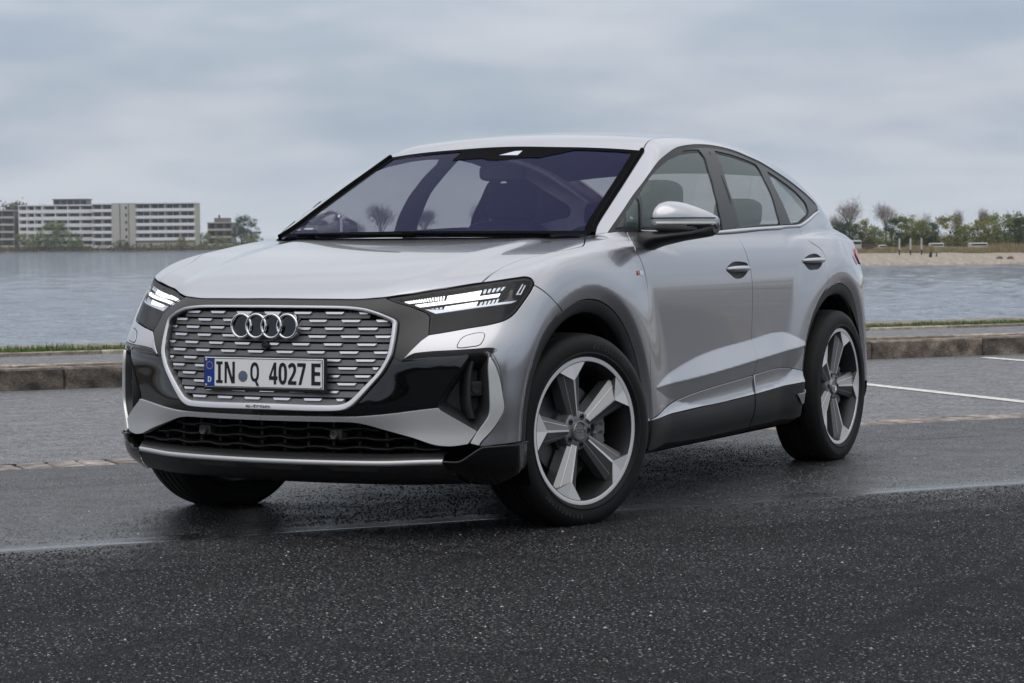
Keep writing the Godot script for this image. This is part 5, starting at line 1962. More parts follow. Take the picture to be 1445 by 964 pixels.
func car_handles() -> void:
	for k in 2:
		var line: Array = SEAM[["handle_front", "handle_rear"][k]]
		var o := outline(SIDE, [smooth_line(line, 0.01, true)], 0.0)
		var bowl := panel(o, SIDE, 0.012, 0.008, 0.001, 0.0)
		var cen := Vector3.ZERO
		for p in line:
			cen += p / line.size()
		# a shallow dish seen inside the outline
		for q in bowl.v.size():
			var f := flat_of(SIDE, bowl.v[q])
			var d := f.distance_to(near(o, f))
			bowl.n[q] = (bowl.n[q] + (Vector3(0, cen.y, cen.z) - Vector3(0, bowl.v[q].y, bowl.v[q].z)) * 7.0 * sst(0.03, 0.0, d)).normalized()
		var z0 := cen.z + 0.127
		var z1 := cen.z - 0.127
		var rows := []
		var y := cen.y + 0.004
		for e in [[-0.013, -0.004], [-0.012, 0.6], [-0.003, 1.0], [0.006, 0.92], [0.012, 0.55], [0.0125, -0.004]]:
			var r := []
			for j in 21:
				var t := j / 20.0
				var bulge := pow(sin(PI * clampf(t * 1.02 - 0.01, 0.0, 1.0)), 0.45)
				var zz := lerpf(z0, z1, t)
				var yy: float = y + e[0] * (0.42 + 0.58 * bulge) * 1.15 + 0.002 * t
				var p := on_side(zz, y)
				r.append(Vector3(p.x + (0.026 * bulge * e[1] if e[1] > 0.0 else e[1]) + 0.001, yy, zz))
			rows.append(r)
		var grip := strip(rows, false, Vector3(1, 0, 0))
		for s in 2:
			var h := obj("door_handle", grip if s == 0 else grip.mirrored(), M.paint, car)
			obj("handle_bowl", bowl if s == 0 else bowl.mirrored(), M.black, h)
	# small badge on the front wing: a red and a pale field
	for k in 2:
		var o := PackedVector2Array()
		var x0: float = [-0.455, -0.481][k]
		var x1: float = [-0.480, -0.512][k]
		for e in [[x0, 0.949], [x1, 0.950], [x1, 0.967], [x0, 0.966]]:
			o.append(flat_of(SIDE, on_side(e[0], e[1])))
		if Geometry2D.is_polygon_clockwise(o):
			o.reverse()
		pair("wing_badge", panel(o, SIDE, 0.03, 0.03, 0.003, 0.004), M.red if k == 0 else M.chrome, car)


func car_wipers() -> void:
	for e in [[[0.60, -0.235], [-0.02, -0.115]], [[0.05, -0.125], [-0.60, -0.20]]]:
		var p := []
		for k in 9:
			var t := k / 8.0
			var x := lerpf(e[0][0], e[1][0], t)
			p.append(on_skin(WIND, Vector2(x, 0.012 + 0.30 * (absf(x) * absf(x)) + 0.02 * t)) + Vector3(0, 0.010, 0.004))
		var w := tube(p, 0.006, 6)
		obj("wiper", w, M.dark, car)
	var cowl := []
	for e in [[0.0, 0.03, 0.006], [0.006, -0.05, 0.0]]:
		var r := []
		for k in 31:
			var x := lerpf(-0.72, 0.72, k / 30.0)
			r.append(Vector3(x, 1.098 + e[2], -0.145 - 0.32 * x * x + e[1]))
		cowl.append(r)
	obj("cowl", strip(cowl, false, Vector3.UP), M.black, car)


func cushion(c: Vector3, s: Vector3, r: float, tilt := 0.0) -> Geo:
	var g := Geo.new()
	var rings := []
	var n := 28
	var k := 7
	for j in k + 1:
		var a := PI * (j / float(k) - 0.5)
		var q := sin(a)
		var w := pow(maxf(cos(a), 0.0), 0.35)
		var ring := []
		for i in n:
			var b := TAU * i / n
			var cx := signf(cos(b)) * pow(absf(cos(b)), 0.5)
			var cy := signf(sin(b)) * pow(absf(sin(b)), 0.5)
			ring.append(Vector3(cx * s.x * 0.5 * lerpf(0.75, 1.0, w), cy * s.y * 0.5 * lerpf(0.75, 1.0, w), q * s.z * 0.5))
		rings.append(ring)
	g.join(shell(rings), Transform3D(Basis(Vector3.RIGHT, tilt), c))
	return g


func car_cabin() -> void:
	var cab := Geo.new()
	# floor, tunnel, bulkheads
	cab.box(Vector3(0, 0.36, -1.75), Vector3(1.5, 0.04, 2.7))
	cab.box(Vector3(0, 0.50, -1.3), Vector3(0.24, 0.26, 1.3), Basis.IDENTITY, 0.03)
	cab.box(Vector3(0, 0.68, -0.42), Vector3(1.5, 0.6, 0.04))
	cab.box(Vector3(0, 0.90, -3.0), Vector3(1.2, 0.04, 0.7))
	var floor_part := obj("cabin_floor", cab, M.cabin, car)
	# dashboard
	var dash := []
	for q in [[-0.30, 1.04], [-0.45, 1.065], [-0.62, 1.06], [-0.78, 1.02], [-0.86, 0.96], [-0.84, 0.80], [-0.70, 0.62]]:
		var r := []
		for k in 17:
			var x := lerpf(-0.74, 0.74, k / 16.0)
			r.append(Vector3(x, q[1] + 0.02 * exp(-pow((x - 0.37) / 0.18, 2.0)) - 0.02 * x * x, q[0] - 0.08 * x * x))
		dash.append(r)
	obj("dashboard", strip(dash, false, Vector3(0, 1, -0.3)), M.cabin, car)
	var sw := []
	for k in 32:
		var a := TAU * k / 32
		sw.append(Vector3(0.37 + 0.18 * cos(a), 0.945 + 0.165 * sin(a), -0.96 + 0.075 * sin(a)))
	obj("steering_wheel", tube(sw, 0.015, 8, true), M.seat, car)
	var scr := Geo.new()
	scr.box(Vector3(0.0, 1.0, -0.84), Vector3(0.27, 0.15, 0.02), Basis(Vector3.RIGHT, -0.2), 0.006)
	obj("centre_screen", scr, M.gloss_black, car)
	for x in [0.37, -0.37]:
		var back := cushion(Vector3(x, 0.86, -1.66), Vector3(0.50, 0.66, 0.15), 0.05, -0.2)
		var st := obj("front_seat", cushion(Vector3(x, 0.56, -1.36), Vector3(0.52, 0.17, 0.54), 0.05), M.seat, car)
		obj("seat_back", back, M.seat, st)
		obj("headrest", cushion(Vector3(x, 1.265, -1.775), Vector3(0.25, 0.19, 0.10), 0.03, -0.12), M.seat, st)
		obj("headrest_post", tube([Vector3(x, 1.10, -1.73), Vector3(x, 1.24, -1.765)], 0.03, 6), M.seat, st)
	var bench := obj("rear_seat", cushion(Vector3(0, 0.60, -2.32), Vector3(1.24, 0.18, 0.5), 0.05), M.seat, car)
	obj("seat_back", cushion(Vector3(0, 0.88, -2.66), Vector3(1.24, 0.62, 0.15), 0.05, -0.22), M.seat, bench)
	for x in [0.36, -0.36]:
		obj("headrest", cushion(Vector3(x, 1.215, -2.78), Vector3(0.24, 0.14, 0.09), 0.03, -0.15), M.seat, bench)
	# inner mirror and headliner
	obj("inner_mirror", cushion(Vector3(0, 1.385, -0.98), Vector3(0.22, 0.075, 0.04), 0.02), M.black, car)
	var hl := PackedVector2Array([Vector2(-0.57, -2.75), Vector2(0.57, -2.75), Vector2(0.60, -1.12), Vector2(0.3, -1.07), Vector2(0, -1.06), Vector2(-0.3, -1.07), Vector2(-0.60, -1.12)])
	var liner := panel(hl, TOP, 0.08, 0.08, -0.035, 0.0)
	obj("headliner", liner, M.headliner, car)
	# inner skins of doors and pillars
	var inner := Geo.new()
	if true:
		var o := PackedVector2Array()
		for e in [[-0.45, 0.42], [-2.3, 0.42], [-2.9, 1.10], [-0.42, 1.10]]:
			o.append(flat_of(SIDE, on_side(e[0], e[1])))
		if Geometry2D.is_polygon_clockwise(o):
			o.reverse()
		inner.join(panel(o, SIDE, 0.06, 0.05, -0.05, 0.0))
	pair("door_card", inner, M.cabin, car)


func build_car() -> void:
	car = thing("parked_car", "silver crossover coupe with black grille, German plate and large dark spoked wheels", "car", Vector3(0, -CAR_DROP, 0))
	car_materials()
	M.blinker = metal(Color(0.85, 0.85, 0.82), 0.2, 0.2, 0.5)
	car_body()
	car_windows()
	car_front()
	car_grille()
	car_plate()
	car_lamps()
	car_wheels()
	car_mirrors()
	car_handles()
	car_wipers()
	car_cabin()
# ------------------------------------------------------------------ the lake and its far shores
# `out` runs straight over the lake as the car park looks at it, `off` to the right of that
const EYE := Vector3(4.734, 0, 7.8235)
const OFF := Vector3(0.8824, 0, -0.4705)
const OUT := Vector3(-0.4705, 0, -0.8824)
const LAKE := -2.9


func spot(off: float, out: float, y := 0.0) -> Vector3:
	return EYE + OFF * off + OUT * out + Vector3(0, y, 0)


func build_lake() -> void:
	var n := FastNoiseLite.new()
	n.seed = 3
	n.frequency = 1.0
	n.fractal_octaves = 3
	var g := Geo.new()
	# rows follow the quay; cells grow with the distance
	var d := 0.0
	var rows := 0
	var cols := 260
	while d < 1500.0:
		var c := 12.7 + d
		var half := 40.0 + d * 0.9
		for i in cols + 1:
			var a := 12.0 + half * (2.0 * i / cols - 1.0)
			var p := lay(a, c, LAKE)
			var amp := 0.15 * sst(420.0, 40.0, d) + 0.03
			var e := 0.06 + d * 0.004
			var f := func(u: float, v: float) -> float: return n.get_noise_2d(u * 0.34, v * 0.75) + 0.6 * n.get_noise_2d(u * 0.9 + 40.0, v * 1.9)
			var h: float = f.call(a, c)
			var hx: float = (f.call(a + e, c) - h) / e
			var hz: float = (f.call(a, c + e) - h) / e
			g.add(p + Vector3(0, h * amp, 0), (Vector3.UP - ALONG * hx * amp - ACROSS * hz * amp).normalized())
		rows += 1
		d += 0.16 + d * 0.012
	for j in rows - 1:
		for i in cols:
			var k := j * (cols + 1) + i
			g.i.append_array([k, k + cols + 1, k + 1, k + 1, k + cols + 1, k + cols + 2])
	var m := metal(Color(0.38, 0.425, 0.475), 0.0, 0.07)
	m.normal_enabled = true
	var nt := NoiseTexture2D.new()
	nt.width = 512
	nt.height = 512
	nt.seamless = true
	nt.as_normal_map = true
	nt.bump_strength = 20.0
	var nn := FastNoiseLite.new()
	nn.frequency = 0.02
	nn.fractal_octaves = 4
	nt.noise = nn
	m.normal_texture = nt
	m.normal_scale = 1.3
	m.uv1_triplanar = true
	m.uv1_world_triplanar = true
	m.uv1_scale = Vector3.ONE / 5.0
	struct("lake", g, m)
	build_shores()


func build_shores() -> void:
	# land beyond the water: a low bank to the left, a sandy beach to the right
	var line := [Vector2(-700, 830), Vector2(-400, 850), Vector2(-208, 858), Vector2(-100, 860), Vector2(-48, 520), Vector2(-38, 415), Vector2(0, 385), Vector2(30, 325), Vector2(46, 301), Vector2(68, 297), Vector2(120, 292), Vector2(200, 270), Vector2(330, 240), Vector2(560, 260)]
	var prof := [[0.0, -0.25], [1.2, 0.25], [16.0, 1.05], [27.0, 1.35], [33.0, 2.1], [60.0, 2.3], [900.0, 2.6]]
	var land := Geo.new()
	var fine := []
	for k in line.size() - 1:
		for j in 12:
			fine.append(line[k].lerp(line[k + 1], j / 12.0))
	fine.append(line[line.size() - 1])
	var n := FastNoiseLite.new()
	n.seed = 12
	n.frequency = 0.09
	var rows := []
	for q in prof:
		var r := []
		for p in fine:
			var w: float = q[0] * (1.0 if p.x > 30 else lerpf(0.16, 1.0, clampf((p.x + 60) / 90.0, 0.0, 1.0)) if q[0] < 60 else 1.0)
			r.append(spot(p.x * (1.0 + q[0] * 0.0004), p.y + w + 1.5 * n.get_noise_2d(p.x * 3.0, q[0]), LAKE + q[1] + (0.25 * n.get_noise_2d(p.x * 2.0, q[0] * 3.0) if q[0] > 2.0 else 0.0)))
		rows.append(r)
	struct("beach", strip(rows.slice(0, 4), false, Vector3.UP), rough_stone(Color(0.57, 0.525, 0.47), 101, 6.0, 0.35))
	struct("far_land", strip(rows.slice(3), false, Vector3.UP), rough_stone(Color(0.33, 0.32, 0.17), 102, 9.0, 0.6))
	# dune grass along the top of the beach
	var dune := Geo.new()
	for k in 26000:
		var off := 34.0 + 110.0 * rng.randf() * rng.randf() + rng.randf() * 30.0
		var t := (off - 46.0) / 74.0
		var front := lerpf(300.0, 292.0, clampf(t, 0.0, 1.0))
		var p := spot(off, front + 26.0 + rng.randf() * 14.0, LAKE + 1.1 + rng.randf() * 0.5)
		var h := rng.randf_range(0.35, 0.9) * (0.6 + 0.8 * absf(n.get_noise_2d(off * 1.7, 5.0)) * 2.0)
		var w := 0.10
		var a := dune.add(p - OFF * w, -OUT)
		dune.add(p + OFF * w, -OUT)
		dune.add(p + OFF * rng.randf_range(-0.4, 0.4) + Vector3(0, h, 0), -OUT)
		var v := rng.randf_range(0.7, 1.25)
		var c := Color(0.27 * v, 0.20 * v, 0.12 * v) if rng.randf() < 0.8 else Color(0.16 * v, 0.18 * v, 0.06 * v)
		for e in 3:
			dune.c.append(c)
		dune.tri(a, a + 1, a + 2)
	var dg := obj("dune_grass", dune, tinted())
	dg.set_meta("kind", "stuff")
	tag(dg, "brown dune grass along the top of the sandy beach", "dune grass")
	far_trees()
	far_things()
	wood_behind()
	buildings()


func tinted() -> StandardMaterial3D:
	if not M.has("tinted"):
		M.tinted = StandardMaterial3D.new()
		M.tinted.vertex_color_use_as_albedo = true
		M.tinted.roughness = 0.8
	return M.tinted


func leaf(g: Geo, p: Vector3, s: float, c: Color) -> void:
	var a := Vector3(rng.randfn(), rng.randfn(), rng.randfn()).normalized()
	var b := a.cross(Vector3(rng.randfn(), rng.randfn(), rng.randfn())).normalized()
	var m := a.cross(b)
	var k := g.add(p - a * s, m)
	g.add(p + b * s * 0.6, m)
	g.add(p + a * s, m)
	g.add(p - b * s * 0.6, m)
	for e in 4:
		g.c.append(c)
	g.i.append_array([k, k + 1, k + 2, k, k + 2, k + 3])


# kind: "leafy" clumps of leaves, "bare" a winter crown of twigs
func tree(label: String, off: float, out: float, base: float, h: float, w: float, kind: String, tone: Color, group := "", leaves := 900) -> void:
	var t := thing("bare_tree" if kind == "bare" else ("bush" if h < 4.2 else "tree"), label, "tree" if h >= 4.2 or kind == "bare" else "bush", spot(off, out, base), 0.0, group)
	var stem := Geo.new()
	var crown := Geo.new()
	var clear := 0.22 * h if kind == "bare" else 0.06 * h
	if kind == "leafy":
		w *= 1.35
		leaves *= 2
	var lean := Vector3(rng.randf_range(-0.06, 0.06), 1, rng.randf_range(-0.06, 0.06))
	var limbs := []
	stem.join(tapered([Vector3(0, -0.3, 0), lean * clear, lean * h * 0.55], [0.030 * h, 0.022 * h, 0.010 * h]))
	for k in 9:
		var a := TAU * k / 9.0 + rng.randf() * 0.5
		var y := lerpf(clear, h * 0.5, rng.randf())
		var tip := lean * (y + h * rng.randf_range(0.2, 0.45)) + Vector3(cos(a), 0, sin(a)) * w * 0.5 * rng.randf_range(0.4, 0.85)
		stem.join(tapered([lean * y, (lean * y).lerp(tip, 0.5) + Vector3(0, 0.03 * h, 0), tip], [0.011 * h, 0.008 * h, 0.003 * h]))
		limbs.append(tip)
	if kind == "bare":
		for k in leaves:
			var l: Vector3 = limbs[rng.randi() % limbs.size()]
			var y := lerpf(0.34, 1.0, pow(rng.randf(), 0.8)) * h
			var s := sqrt(maxf(0.02, 1.0 - pow((y / h - 0.62) / 0.40, 2.0))) * w * 0.5
			var a := rng.randf() * TAU
			var r := sqrt(rng.randf()) * s
			var p: Vector3 = Vector3(cos(a) * r, y, sin(a) * r).lerp(l + Vector3(rng.randfn(), rng.randfn(), rng.randfn()) * h * 0.09, 0.62)
			var d: Vector3 = (p - Vector3(0, h * 0.3, 0)).normalized() + Vector3(rng.randfn(), rng.randfn(), rng.randfn()) * 0.35
			var len := h * rng.randf_range(0.05, 0.13)
			var side := d.cross(Vector3(rng.randfn(), rng.randfn(), rng.randfn())).normalized() * h * 0.0034
			var v := rng.randf_range(0.75, 1.25)
			var q := crown.add(p - side, -OUT)
			crown.add(p + side, -OUT)
			crown.add(p + d.normalized() * len, -OUT)
			for e in 3:
				crown.c.append(Color(tone.r * v, tone.g * v, tone.b * v))
			crown.tri(q, q + 1, q + 2)
	else:
		var clumps := []
		for k in 34:
			var a := rng.randf() * TAU
			var y := lerpf(0.0, 0.95, rng.randf())
			var prof := sqrt(maxf(0.05, 1.0 - pow((y - 0.45) / 0.56, 2.0)))
			var r := sqrt(rng.randf()) * prof * w * 0.46
			clumps.append([Vector3(cos(a) * r, y * h, sin(a) * r), rng.randf_range(0.09, 0.17) * minf(w, h), rng.randf_range(0.65, 1.4)])
		for k in leaves:
			var c: Array = clumps[rng.randi() % clumps.size()]
			var d: Vector3 = Vector3(rng.randfn(), rng.randfn() * 0.8, rng.randfn()) * c[1] * 0.62
			var v: float = c[2] * rng.randf_range(0.75, 1.25)
			leaf(crown, c[0] + d, minf(w, h) * rng.randf_range(0.022, 0.042), Color(tone.r * v, tone.g * v, tone.b * v * rng.randf_range(0.8, 1.1)))
	obj("trunk", stem, M.bark, t)
	obj("twigs" if kind == "bare" else "crown", crown, tinted(), t)


func tapered(p: Array, r: Array) -> Geo:
	var rings := []
	for k in p.size():
		var ring := []
		for j in 6:
			var a := TAU * j / 6
			ring.append(p[k] + Vector3(cos(a), 0, sin(a)) * r[k])
		rings.append(ring)
	return strip(rings, true)


func px(x: float, out: float) -> float:   # metres to the right at a distance, from a bearing in thousandths
	return x * out * 0.001


func far_trees() -> void:
	M.bark = metal(Color(0.30, 0.26, 0.23), 0.0, 0.9)
	var b := LAKE + 2.2
	var grey := Color(0.24, 0.20, 0.18)
	var green := Color(0.15, 0.175, 0.055)
	var olive := Color(0.21, 0.205, 0.07)
	var dark := Color(0.04, 0.065, 0.03)
	# bearings in thousandths to the right of the camera's axis
	for e in [
		["grey bare tree just right of the car's tail, tallest on the shore", 147.5, 350, 7.0, 4.0, "bare", grey],
		["broad grey bare tree second along the beach", 163.5, 350, 6.4, 4.6, "bare", grey],
		["umbrella shaped bare tree behind the white posts", 179.5, 352, 4.9, 3.4, "bare", grey],
		["thin bare sapling left of the long olive bush on the beach", 194.0, 345, 5.2, 1.2, "bare", grey],
		["thin bare sapling furthest right behind the beach", 206.5, 345, 5.4, 1.3, "bare", grey],
		["small bare tree touching the car's tail", 141.5, 352, 5.0, 2.4, "bare", grey],
		["dark green bush touching the tail of the car", 143.8, 338, 4.1, 2.6, "leafy", dark],
		["dark green bush left of the small hut", 148.6, 338, 3.4, 3.2, "leafy", dark],
		["olive bush above the small hut", 152.4, 342, 3.9, 3.4, "leafy", olive],
		["low green bush right of the small hut", 157.8, 342, 3.0, 3.0, "leafy", green],
		["dark slim conifer beside the first white post", 166.0, 338, 4.15, 2.0, "leafy", dark],
		["green bush behind the first white post", 170.5, 343, 4.4, 3.0, "leafy", green],
		["olive bush behind the second white post", 174.2, 343, 4.6, 3.0, "leafy", olive],
		["green bush behind the third white post", 179.0, 340, 3.7, 3.0, "leafy", green],
		["dark bush between the third post and the white van", 183.5, 340, 3.6, 2.2, "leafy", dark],
		["wide olive bush right of the white van", 191.0, 340, 4.3, 4.6, "leafy", olive],
		["low green bush between the two parked vans", 197.8, 338, 3.1, 2.6, "leafy", green],
		["yellow green bush above the second white van", 204.5, 340, 4.0, 4.2, "leafy", olive],
		["green bush left of the dark conifer shrub", 212.0, 342, 4.6, 4.2, "leafy", green],
		["tall green bush at the right edge", 219.5, 345, 4.9, 4.0, "leafy", green],
		["dark spreading conifer shrub at the right edge of the beach", 222.0, 328, 3.9, 3.4, "leafy", dark],
	]:
		tree(e[0], px(e[1], e[2]), e[2], b, e[3], e[4], e[5], e[6], "", 1500 if e[5] == "bare" else 1100)
	# the shore goes on beyond the frame, seen in the paint of the doors
	for k in 26:
		var off := 85.0 + k * 9.0 + rng.randf() * 5.0
		tree("leafy tree on the shore beyond the beach", off, 318.0 - k * 1.8, b, rng.randf_range(4.3, 8.0), rng.randf_range(5.0, 8.0), "leafy", [green, olive, dark][k % 3], "trees of the shore beyond the beach", 500)
	# seen through the car's windows
	for e in [["tree seen through the far windows, round and bare", -57.0, 430, 8.8, 5.6], ["bare tree seen through the far windows behind the pillar", -38.0, 430, 8.0, 5.0], ["low bare tree seen through the far front window", -68.0, 430, 5.4, 5.0], ["bare tree seen between the front seats", -12.0, 430, 8.0, 6.0], ["bare tree seen beside the rear window", 10.0, 420, 7.0, 6.0]]:
		tree(e[0], px(e[1], e[2]), e[2], b, e[3], e[4], "bare", Color(0.09, 0.085, 0.075), "", 1600)
	# left bank
	var lb := LAKE + 1.6
	for e in [
		["wide green bush before the white terraced block", -199.0, 861, 9.6, 9.5, "leafy", green],
		["low green bush at the left end of the terraced block", -212.0, 861, 5.6, 8.0, "leafy", olive],
		["low bush left of the wide green bush", -206.0, 862, 4.6, 6.0, "leafy", green],
		["low bush right of the wide green bush", -191.0, 861, 5.4, 7.0, "leafy", green],
		["small bush before the slab block's stair tower", -170.0, 860, 3.0, 5.0, "leafy", dark],
		["brownish bush at the right end of the slab block", -143.5, 860, 3.6, 3.5, "leafy", olive],
		["bush between the slab block and the small house", -134.0, 880, 5.4, 8.0, "leafy", green],
		["bush before the small balconied house", -125.5, 880, 4.0, 9.0, "leafy", olive],
		["tall dark tree right of the small house", -117.5, 890, 12.4, 6.0, "leafy", dark],
		["round dark tree nearest the bonnet", -113.0, 888, 11.0, 5.0, "leafy", dark],
		["bush under the dark trees by the bonnet", -112.5, 875, 5.0, 8.0, "leafy", green],
		["brown tree top above the left block's roof", -217.0, 905, 17.0, 12.0, "leafy", Color(0.10, 0.085, 0.05)],
		["brown tree top above the terraced block's roof", -202.5, 905, 18.2, 7.0, "leafy", Color(0.12, 0.11, 0.07)],
	]:
		tree(e[0], px(e[1], e[2]), e[2], lb, e[3], e[4], e[5], e[6], "", 1300)
	# low thicket that closes the gaps behind the dune grass
	var thick := Geo.new()
	for k in 16000:
		var off := lerpf(30.0, 190.0, pow(rng.randf(), 1.3))
		var y := rng.randf() * (1.1 + 1.3 * absf(sin(off * 0.31) + 0.6 * sin(off * 0.83 + 1.0)))
		var v := rng.randf_range(0.55, 1.25)
		var c: Color = [green, olive, dark, Color(0.13, 0.10, 0.06)][int(absf(sin(off * 0.17)) * 3.99)]
		leaf(thick, spot(off, lerpf(346.0, 338.0, clampf((off - 46.0) / 74.0, 0.0, 1.0)) + rng.randf() * 6.0, b - 0.4 + y), 0.2, Color(c.r * v, c.g * v, c.b * v))
	var tg := obj("thicket", thick, tinted())
	tg.set_meta("kind", "stuff")
	tag(tg, "low green and brown thicket behind the dune grass of the beach", "thicket")
	var hedge := Geo.new()
	for k in 9000:
		var off := lerpf(-300.0, -92.0, rng.randf())
		var y := rng.randf() * rng.randf() * 2.6
		var v := rng.randf_range(0.6, 1.3)
		leaf(hedge, spot(off, 857.5 + rng.randf() * 4.0, lb - 1.0 + y), 0.35, Color(0.07 * v, 0.075 * v, 0.028 * v))
	var hg := obj("bank_scrub", hedge, tinted())
	hg.set_meta("kind", "stuff")
	tag(hg, "low dark scrub along the water's edge below the apartment blocks", "scrub")


func wood_behind() -> void:   # trees across the car park, mirrored in lamps and black trim
	var g := Geo.new()
	for k in 20000:
		var a := rng.randf_range(-1.25, 1.25)
		var lump := 0.55 + 0.45 * sin(a * 9.0) * sin(a * 23.0 + 1.0)
		var y := rng.randf() * (2.5 + 4.5 * lump)
		var r := 62.0 + rng.randf() * 6.0
		var v := rng.randf_range(0.5, 1.3)
		leaf(g, EYE + OFF * sin(a) * r - OUT * cos(a) * r + Vector3(0, y, 0), 0.55, Color(0.045 * v, 0.055 * v, 0.025 * v))
	var o := obj("wood", g, tinted())
	o.set_meta("kind", "stuff")
	tag(o, "dark wood on the landward side of the car park", "wood")


func far_things() -> void:
	var white := metal(Color(0.70, 0.70, 0.69), 0.0, 0.7)
	var brown := metal(Color(0.33, 0.27, 0.22), 0.0, 0.7)
	var dark := metal(Color(0.08, 0.08, 0.08), 0.0, 0.7)
	var which := ["left white post on the beach", "middle white post on the beach", "right white post on the beach"]
	for k in 3:
		var g := Geo.new()
		g.join(tapered([Vector3(0, 0.75, 0), Vector3(0, 2.25, 0), Vector3(0, 2.3, 0)], [0.115, 0.115, 0.04]))
		var d := Geo.new()
		d.join(tapered([Vector3(0, -0.3, 0), Vector3(0, 0.75, 0)], [0.09, 0.09]))
		var t := thing("post", which[k] + ", with a dark foot", "post", spot(px([169.3, 174.1, 178.9][k], 318), 318, -1.75), 0.0, "white posts on the beach")
		obj("post_top", g, white, t)
		obj("post_foot", d, dark, t)
	for e in [["white van parked behind the dune grass right of the posts", 185.3, 333, 2.0, 1.0, white], ["white low van parked left of the right edge", 203.5, 333, 2.6, 1.0, white], ["small white caravan half hidden by the dark bush", 150.2, 331, 1.5, 1.5, white], ["pale van behind the dune grass left of the posts", 161.8, 334, 1.0, 0.8, white]]:
		var t := thing("van", e[0], "van", spot(px(e[1], e[2]), e[2], -1.25), atan2(OFF.x, OFF.z) + PI / 2)
		var body := Geo.new()
		body.box(Vector3(0, e[4] * 0.55, 0), Vector3(e[3], e[4], 1.6), Basis.IDENTITY, 0.12)
		obj("body", body, e[5], t)
		var win := Geo.new()
		win.box(Vector3(0, e[4] * 0.78, 0), Vector3(e[3] * 0.86, e[4] * 0.26, 1.62), Basis.IDENTITY, 0.02)
		obj("window", win, dark, t)
		for s in [-0.32, 0.32]:
			var w := lathe([Vector2(-0.82, 0.0), Vector2(-0.82, 0.22), Vector2(0.82, 0.22), Vector2(0.82, 0.0)], 12)
			var wg := Geo.new()
			wg.join(w, Transform3D(Basis(Vector3.UP, PI / 2), Vector3(e[3] * s, 0.05, 0)))
			obj("wheel", wg, dark, t)
	var hut := thing("hut", "small brown hut beside the dark bush on the beach", "hut", spot(px(154.8, 331), 331, -1.0), 0.0)
	var hb := Geo.new()
	hb.box(Vector3(0, 0.4, 0), Vector3(1.6, 1.1, 1.6), Basis.IDENTITY, 0.02)
	obj("wall", hb, brown, hut)
	var hr := Geo.new()
	hr.box(Vector3(0, 1.0, 0), Vector3(1.9, 0.12, 1.9), Basis.IDENTITY, 0.02)
	obj("roof", hr, dark, hut)
	# stumps and boulders on the sand
	for e in [["short dark stump on the beach below the white van", 182.8, 312, 0.62, 0.2], ["thin dark stump just right of the thicker one on the beach", 185.4, 313, 0.5, 0.09]]:
		var t := obj("stump", tapered([Vector3(0, -0.2, 0), Vector3(0.02, e[3] * 0.6, 0), Vector3(0.05, e[3], 0), Vector3(0.06, e[3] + 0.02, 0)], [e[4] * 1.25, e[4], e[4] * 0.85, 0.02]), dark, self, spot(px(e[1], e[2]), e[2], -2.0))
		tag(t, e[0], "stump")
	for e in [["dark boulder on the sand, left of the pair at the right edge", 213.0, 306], ["dark boulder on the sand nearest the right edge", 217.6, 305]]:
		var g := shell([ring_of(Vector3(-0.5, 0.1, 0), 0.05, 0.1, 0.1, 0.1, 8, 2.0), ring_of(Vector3(-0.25, 0.1, 0), 0.28, 0.2, 0.3, 0.3, 8, 2.0), ring_of(Vector3(0.2, 0.1, 0), 0.36, 0.2, 0.3, 0.3, 8, 2.0), ring_of(Vector3(0.5, 0.1, 0), 0.08, 0.1, 0.1, 0.1, 8, 2.0)])
		tag(obj("boulder", g, brown, self, spot(px(e[1], e[2]), e[2], -2.35)), e[0], "boulder")


func bx(c: Vector3, s: Vector3) -> Geo:
	var g := Geo.new()
	g.box(c, s)
	return g


# a block of flats: x to the right along the front, the front at z = 0 facing +z
func flats_block(t: Node3D, x0: float, w: float, floors: int, fh: float, base: float, bays: Array, wall: Material, band: Material, glass: Material, parapet: float, deep: float) -> void:
	var h := floors * fh + base
	obj("wall", bx(Vector3(x0 + w * 0.5, h * 0.5, -6.5 - deep), Vector3(w, h, 13)), wall, t)
	obj("roof", bx(Vector3(x0 + w * 0.5, h + 0.2, -6.4 - deep * 0.5), Vector3(w + 0.3, 0.4, 13.4 + deep)), band, t)
	for k in bays.size():
		obj("pier", bx(Vector3(x0 + bays[k], h * 0.5 + base * 0.5, -deep * 0.5), Vector3(0.3, h - base, deep)), wall, t)
	for f in floors:
		var y := base + f * fh
		obj("balcony", bx(Vector3(x0 + w * 0.5, y + parapet * 0.5, -0.02), Vector3(w, parapet, 0.16)), band, t)
		obj("balcony_slab", bx(Vector3(x0 + w * 0.5, y - 0.1, -deep * 0.5), Vector3(w - 0.02, 0.2, deep)), wall, t)
		for k in bays.size() - 1:
			var a: float = x0 + bays[k] + 0.5
			var b: float = x0 + bays[k + 1] - 0.5
			var n := maxi(1, int((b - a) / 2.2))
			for j in n:
				var c := lerpf(a, b, (j + 0.5) / n)
				obj("window", bx(Vector3(c, y + fh * 0.5 + 0.1, -deep + 0.03), Vector3((b - a) / n - 0.3, fh - 0.6, 0.1)), glass, t)


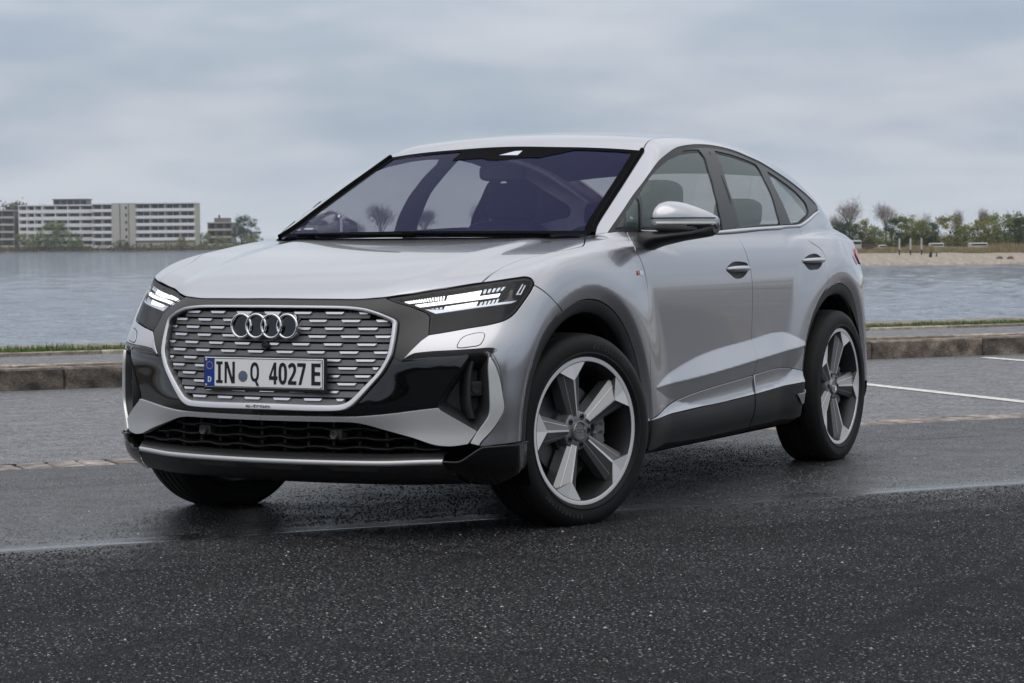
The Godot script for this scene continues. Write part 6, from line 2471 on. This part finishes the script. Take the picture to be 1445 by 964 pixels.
func buildings() -> void:
	var pale := metal(Color(0.68, 0.665, 0.63), 0.0, 0.8)
	var white := metal(Color(0.86, 0.86, 0.86), 0.0, 0.7)
	var grey := metal(Color(0.42, 0.40, 0.39), 0.0, 0.8)
	var brown := metal(Color(0.45, 0.41, 0.39), 0.0, 0.8)
	var glass := metal(Color(0.14, 0.15, 0.165), 0.0, 0.2)
	var turn := atan2(OFF.x, OFF.z) - PI / 2
	var y := LAKE + 1.2
	# long slab with a blank stair tower
	var s := thing("apartment_block", "pale six storey apartment slab with blank stair tower", "building", spot(-157.5, 863, y), turn)
	flats_block(s, 0.0, 7.6, 6, 2.72, 0.3, [0.15, 3.8, 7.45], pale, white, glass, 1.0, 1.3)
	obj("stair_tower", bx(Vector3(12.0, 8.55, -6), Vector3(8.6, 17.1, 13.2)), pale, s)
	for f in 6:
		obj("window", bx(Vector3(12.9, 1.7 + f * 2.72, 0.62), Vector3(0.7, 1.1, 0.08)), glass, s)
	for x in [10.6, 13.9]:
		obj("tower_rib", bx(Vector3(x, 8.5, 0.66), Vector3(0.25, 16.8, 0.2)), grey, s)
	flats_block(s, 16.3, 22.4, 5, 2.75, 3.0, [0.15, 5.6, 11.2, 16.8, 22.25], pale, white, glass, 1.05, 1.4)
	for k in 4:
		obj("ground_floor", bx(Vector3(19.2 + 5.55 * k, 1.1, -0.9), Vector3(4.8, 2.2, 1.2)), metal(Color(0.62, 0.585, 0.50), 0.0, 0.8), s)
	# white terraces in the middle
	var m := thing("apartment_block", "white terraced apartment block with long balconies", "building", spot(-186.0, 867, y), turn)
	flats_block(m, 0.0, 9.0, 6, 2.62, 0.6, [0.15, 3.2, 6.1, 8.85], white, white, glass, 1.15, 1.6)
	flats_block(m, 9.1, 19.0, 6, 2.62, 0.6, [0.15, 4.8, 9.5, 14.2, 18.85], white, white, glass, 1.2, 2.2)
	obj("penthouse", bx(Vector3(19.5, 17.6, -5), Vector3(13.0, 2.2, 8)), grey, m)
	obj("penthouse_roof", bx(Vector3(19.5, 18.8, -5), Vector3(14.0, 0.25, 9)), brown, m)
	for k in 5:
		obj("window", bx(Vector3(14.5 + k * 2.5, 17.6, -0.97), Vector3(1.9, 1.3, 0.08)), glass, m)
	# darker block at the left edge
	var l := thing("apartment_block", "brownish apartment block cut by the left edge of the view", "building", spot(-222.0, 869, y), turn)
	flats_block(l, 0.0, 34.0, 5, 2.75, 0.8, [0.15, 4.9, 9.8, 14.7, 19.6, 24.5, 29.3, 33.85], brown, pale, glass, 0.75, 1.0)
	# small house among the trees
	var h := thing("house", "small grey balconied house left of the tall dark tree", "house", spot(-119.3, 902, y), turn)
	flats_block(h, 0.0, 9.6, 3, 2.9, 0.8, [0.15, 3.2, 6.4, 9.45], grey, pale, glass, 0.8, 1.4)
	obj("penthouse", bx(Vector3(5.4, 10.6, -5), Vector3(6.0, 2.0, 6)), grey, h)
	obj("chimney", bx(Vector3(4.2, 12.0, -4), Vector3(0.7, 1.6, 0.7)), grey, h)
	obj("balcony_wing", bx(Vector3(-0.7, 3.6, -1.2), Vector3(1.4, 0.25, 2.2)), pale, h)
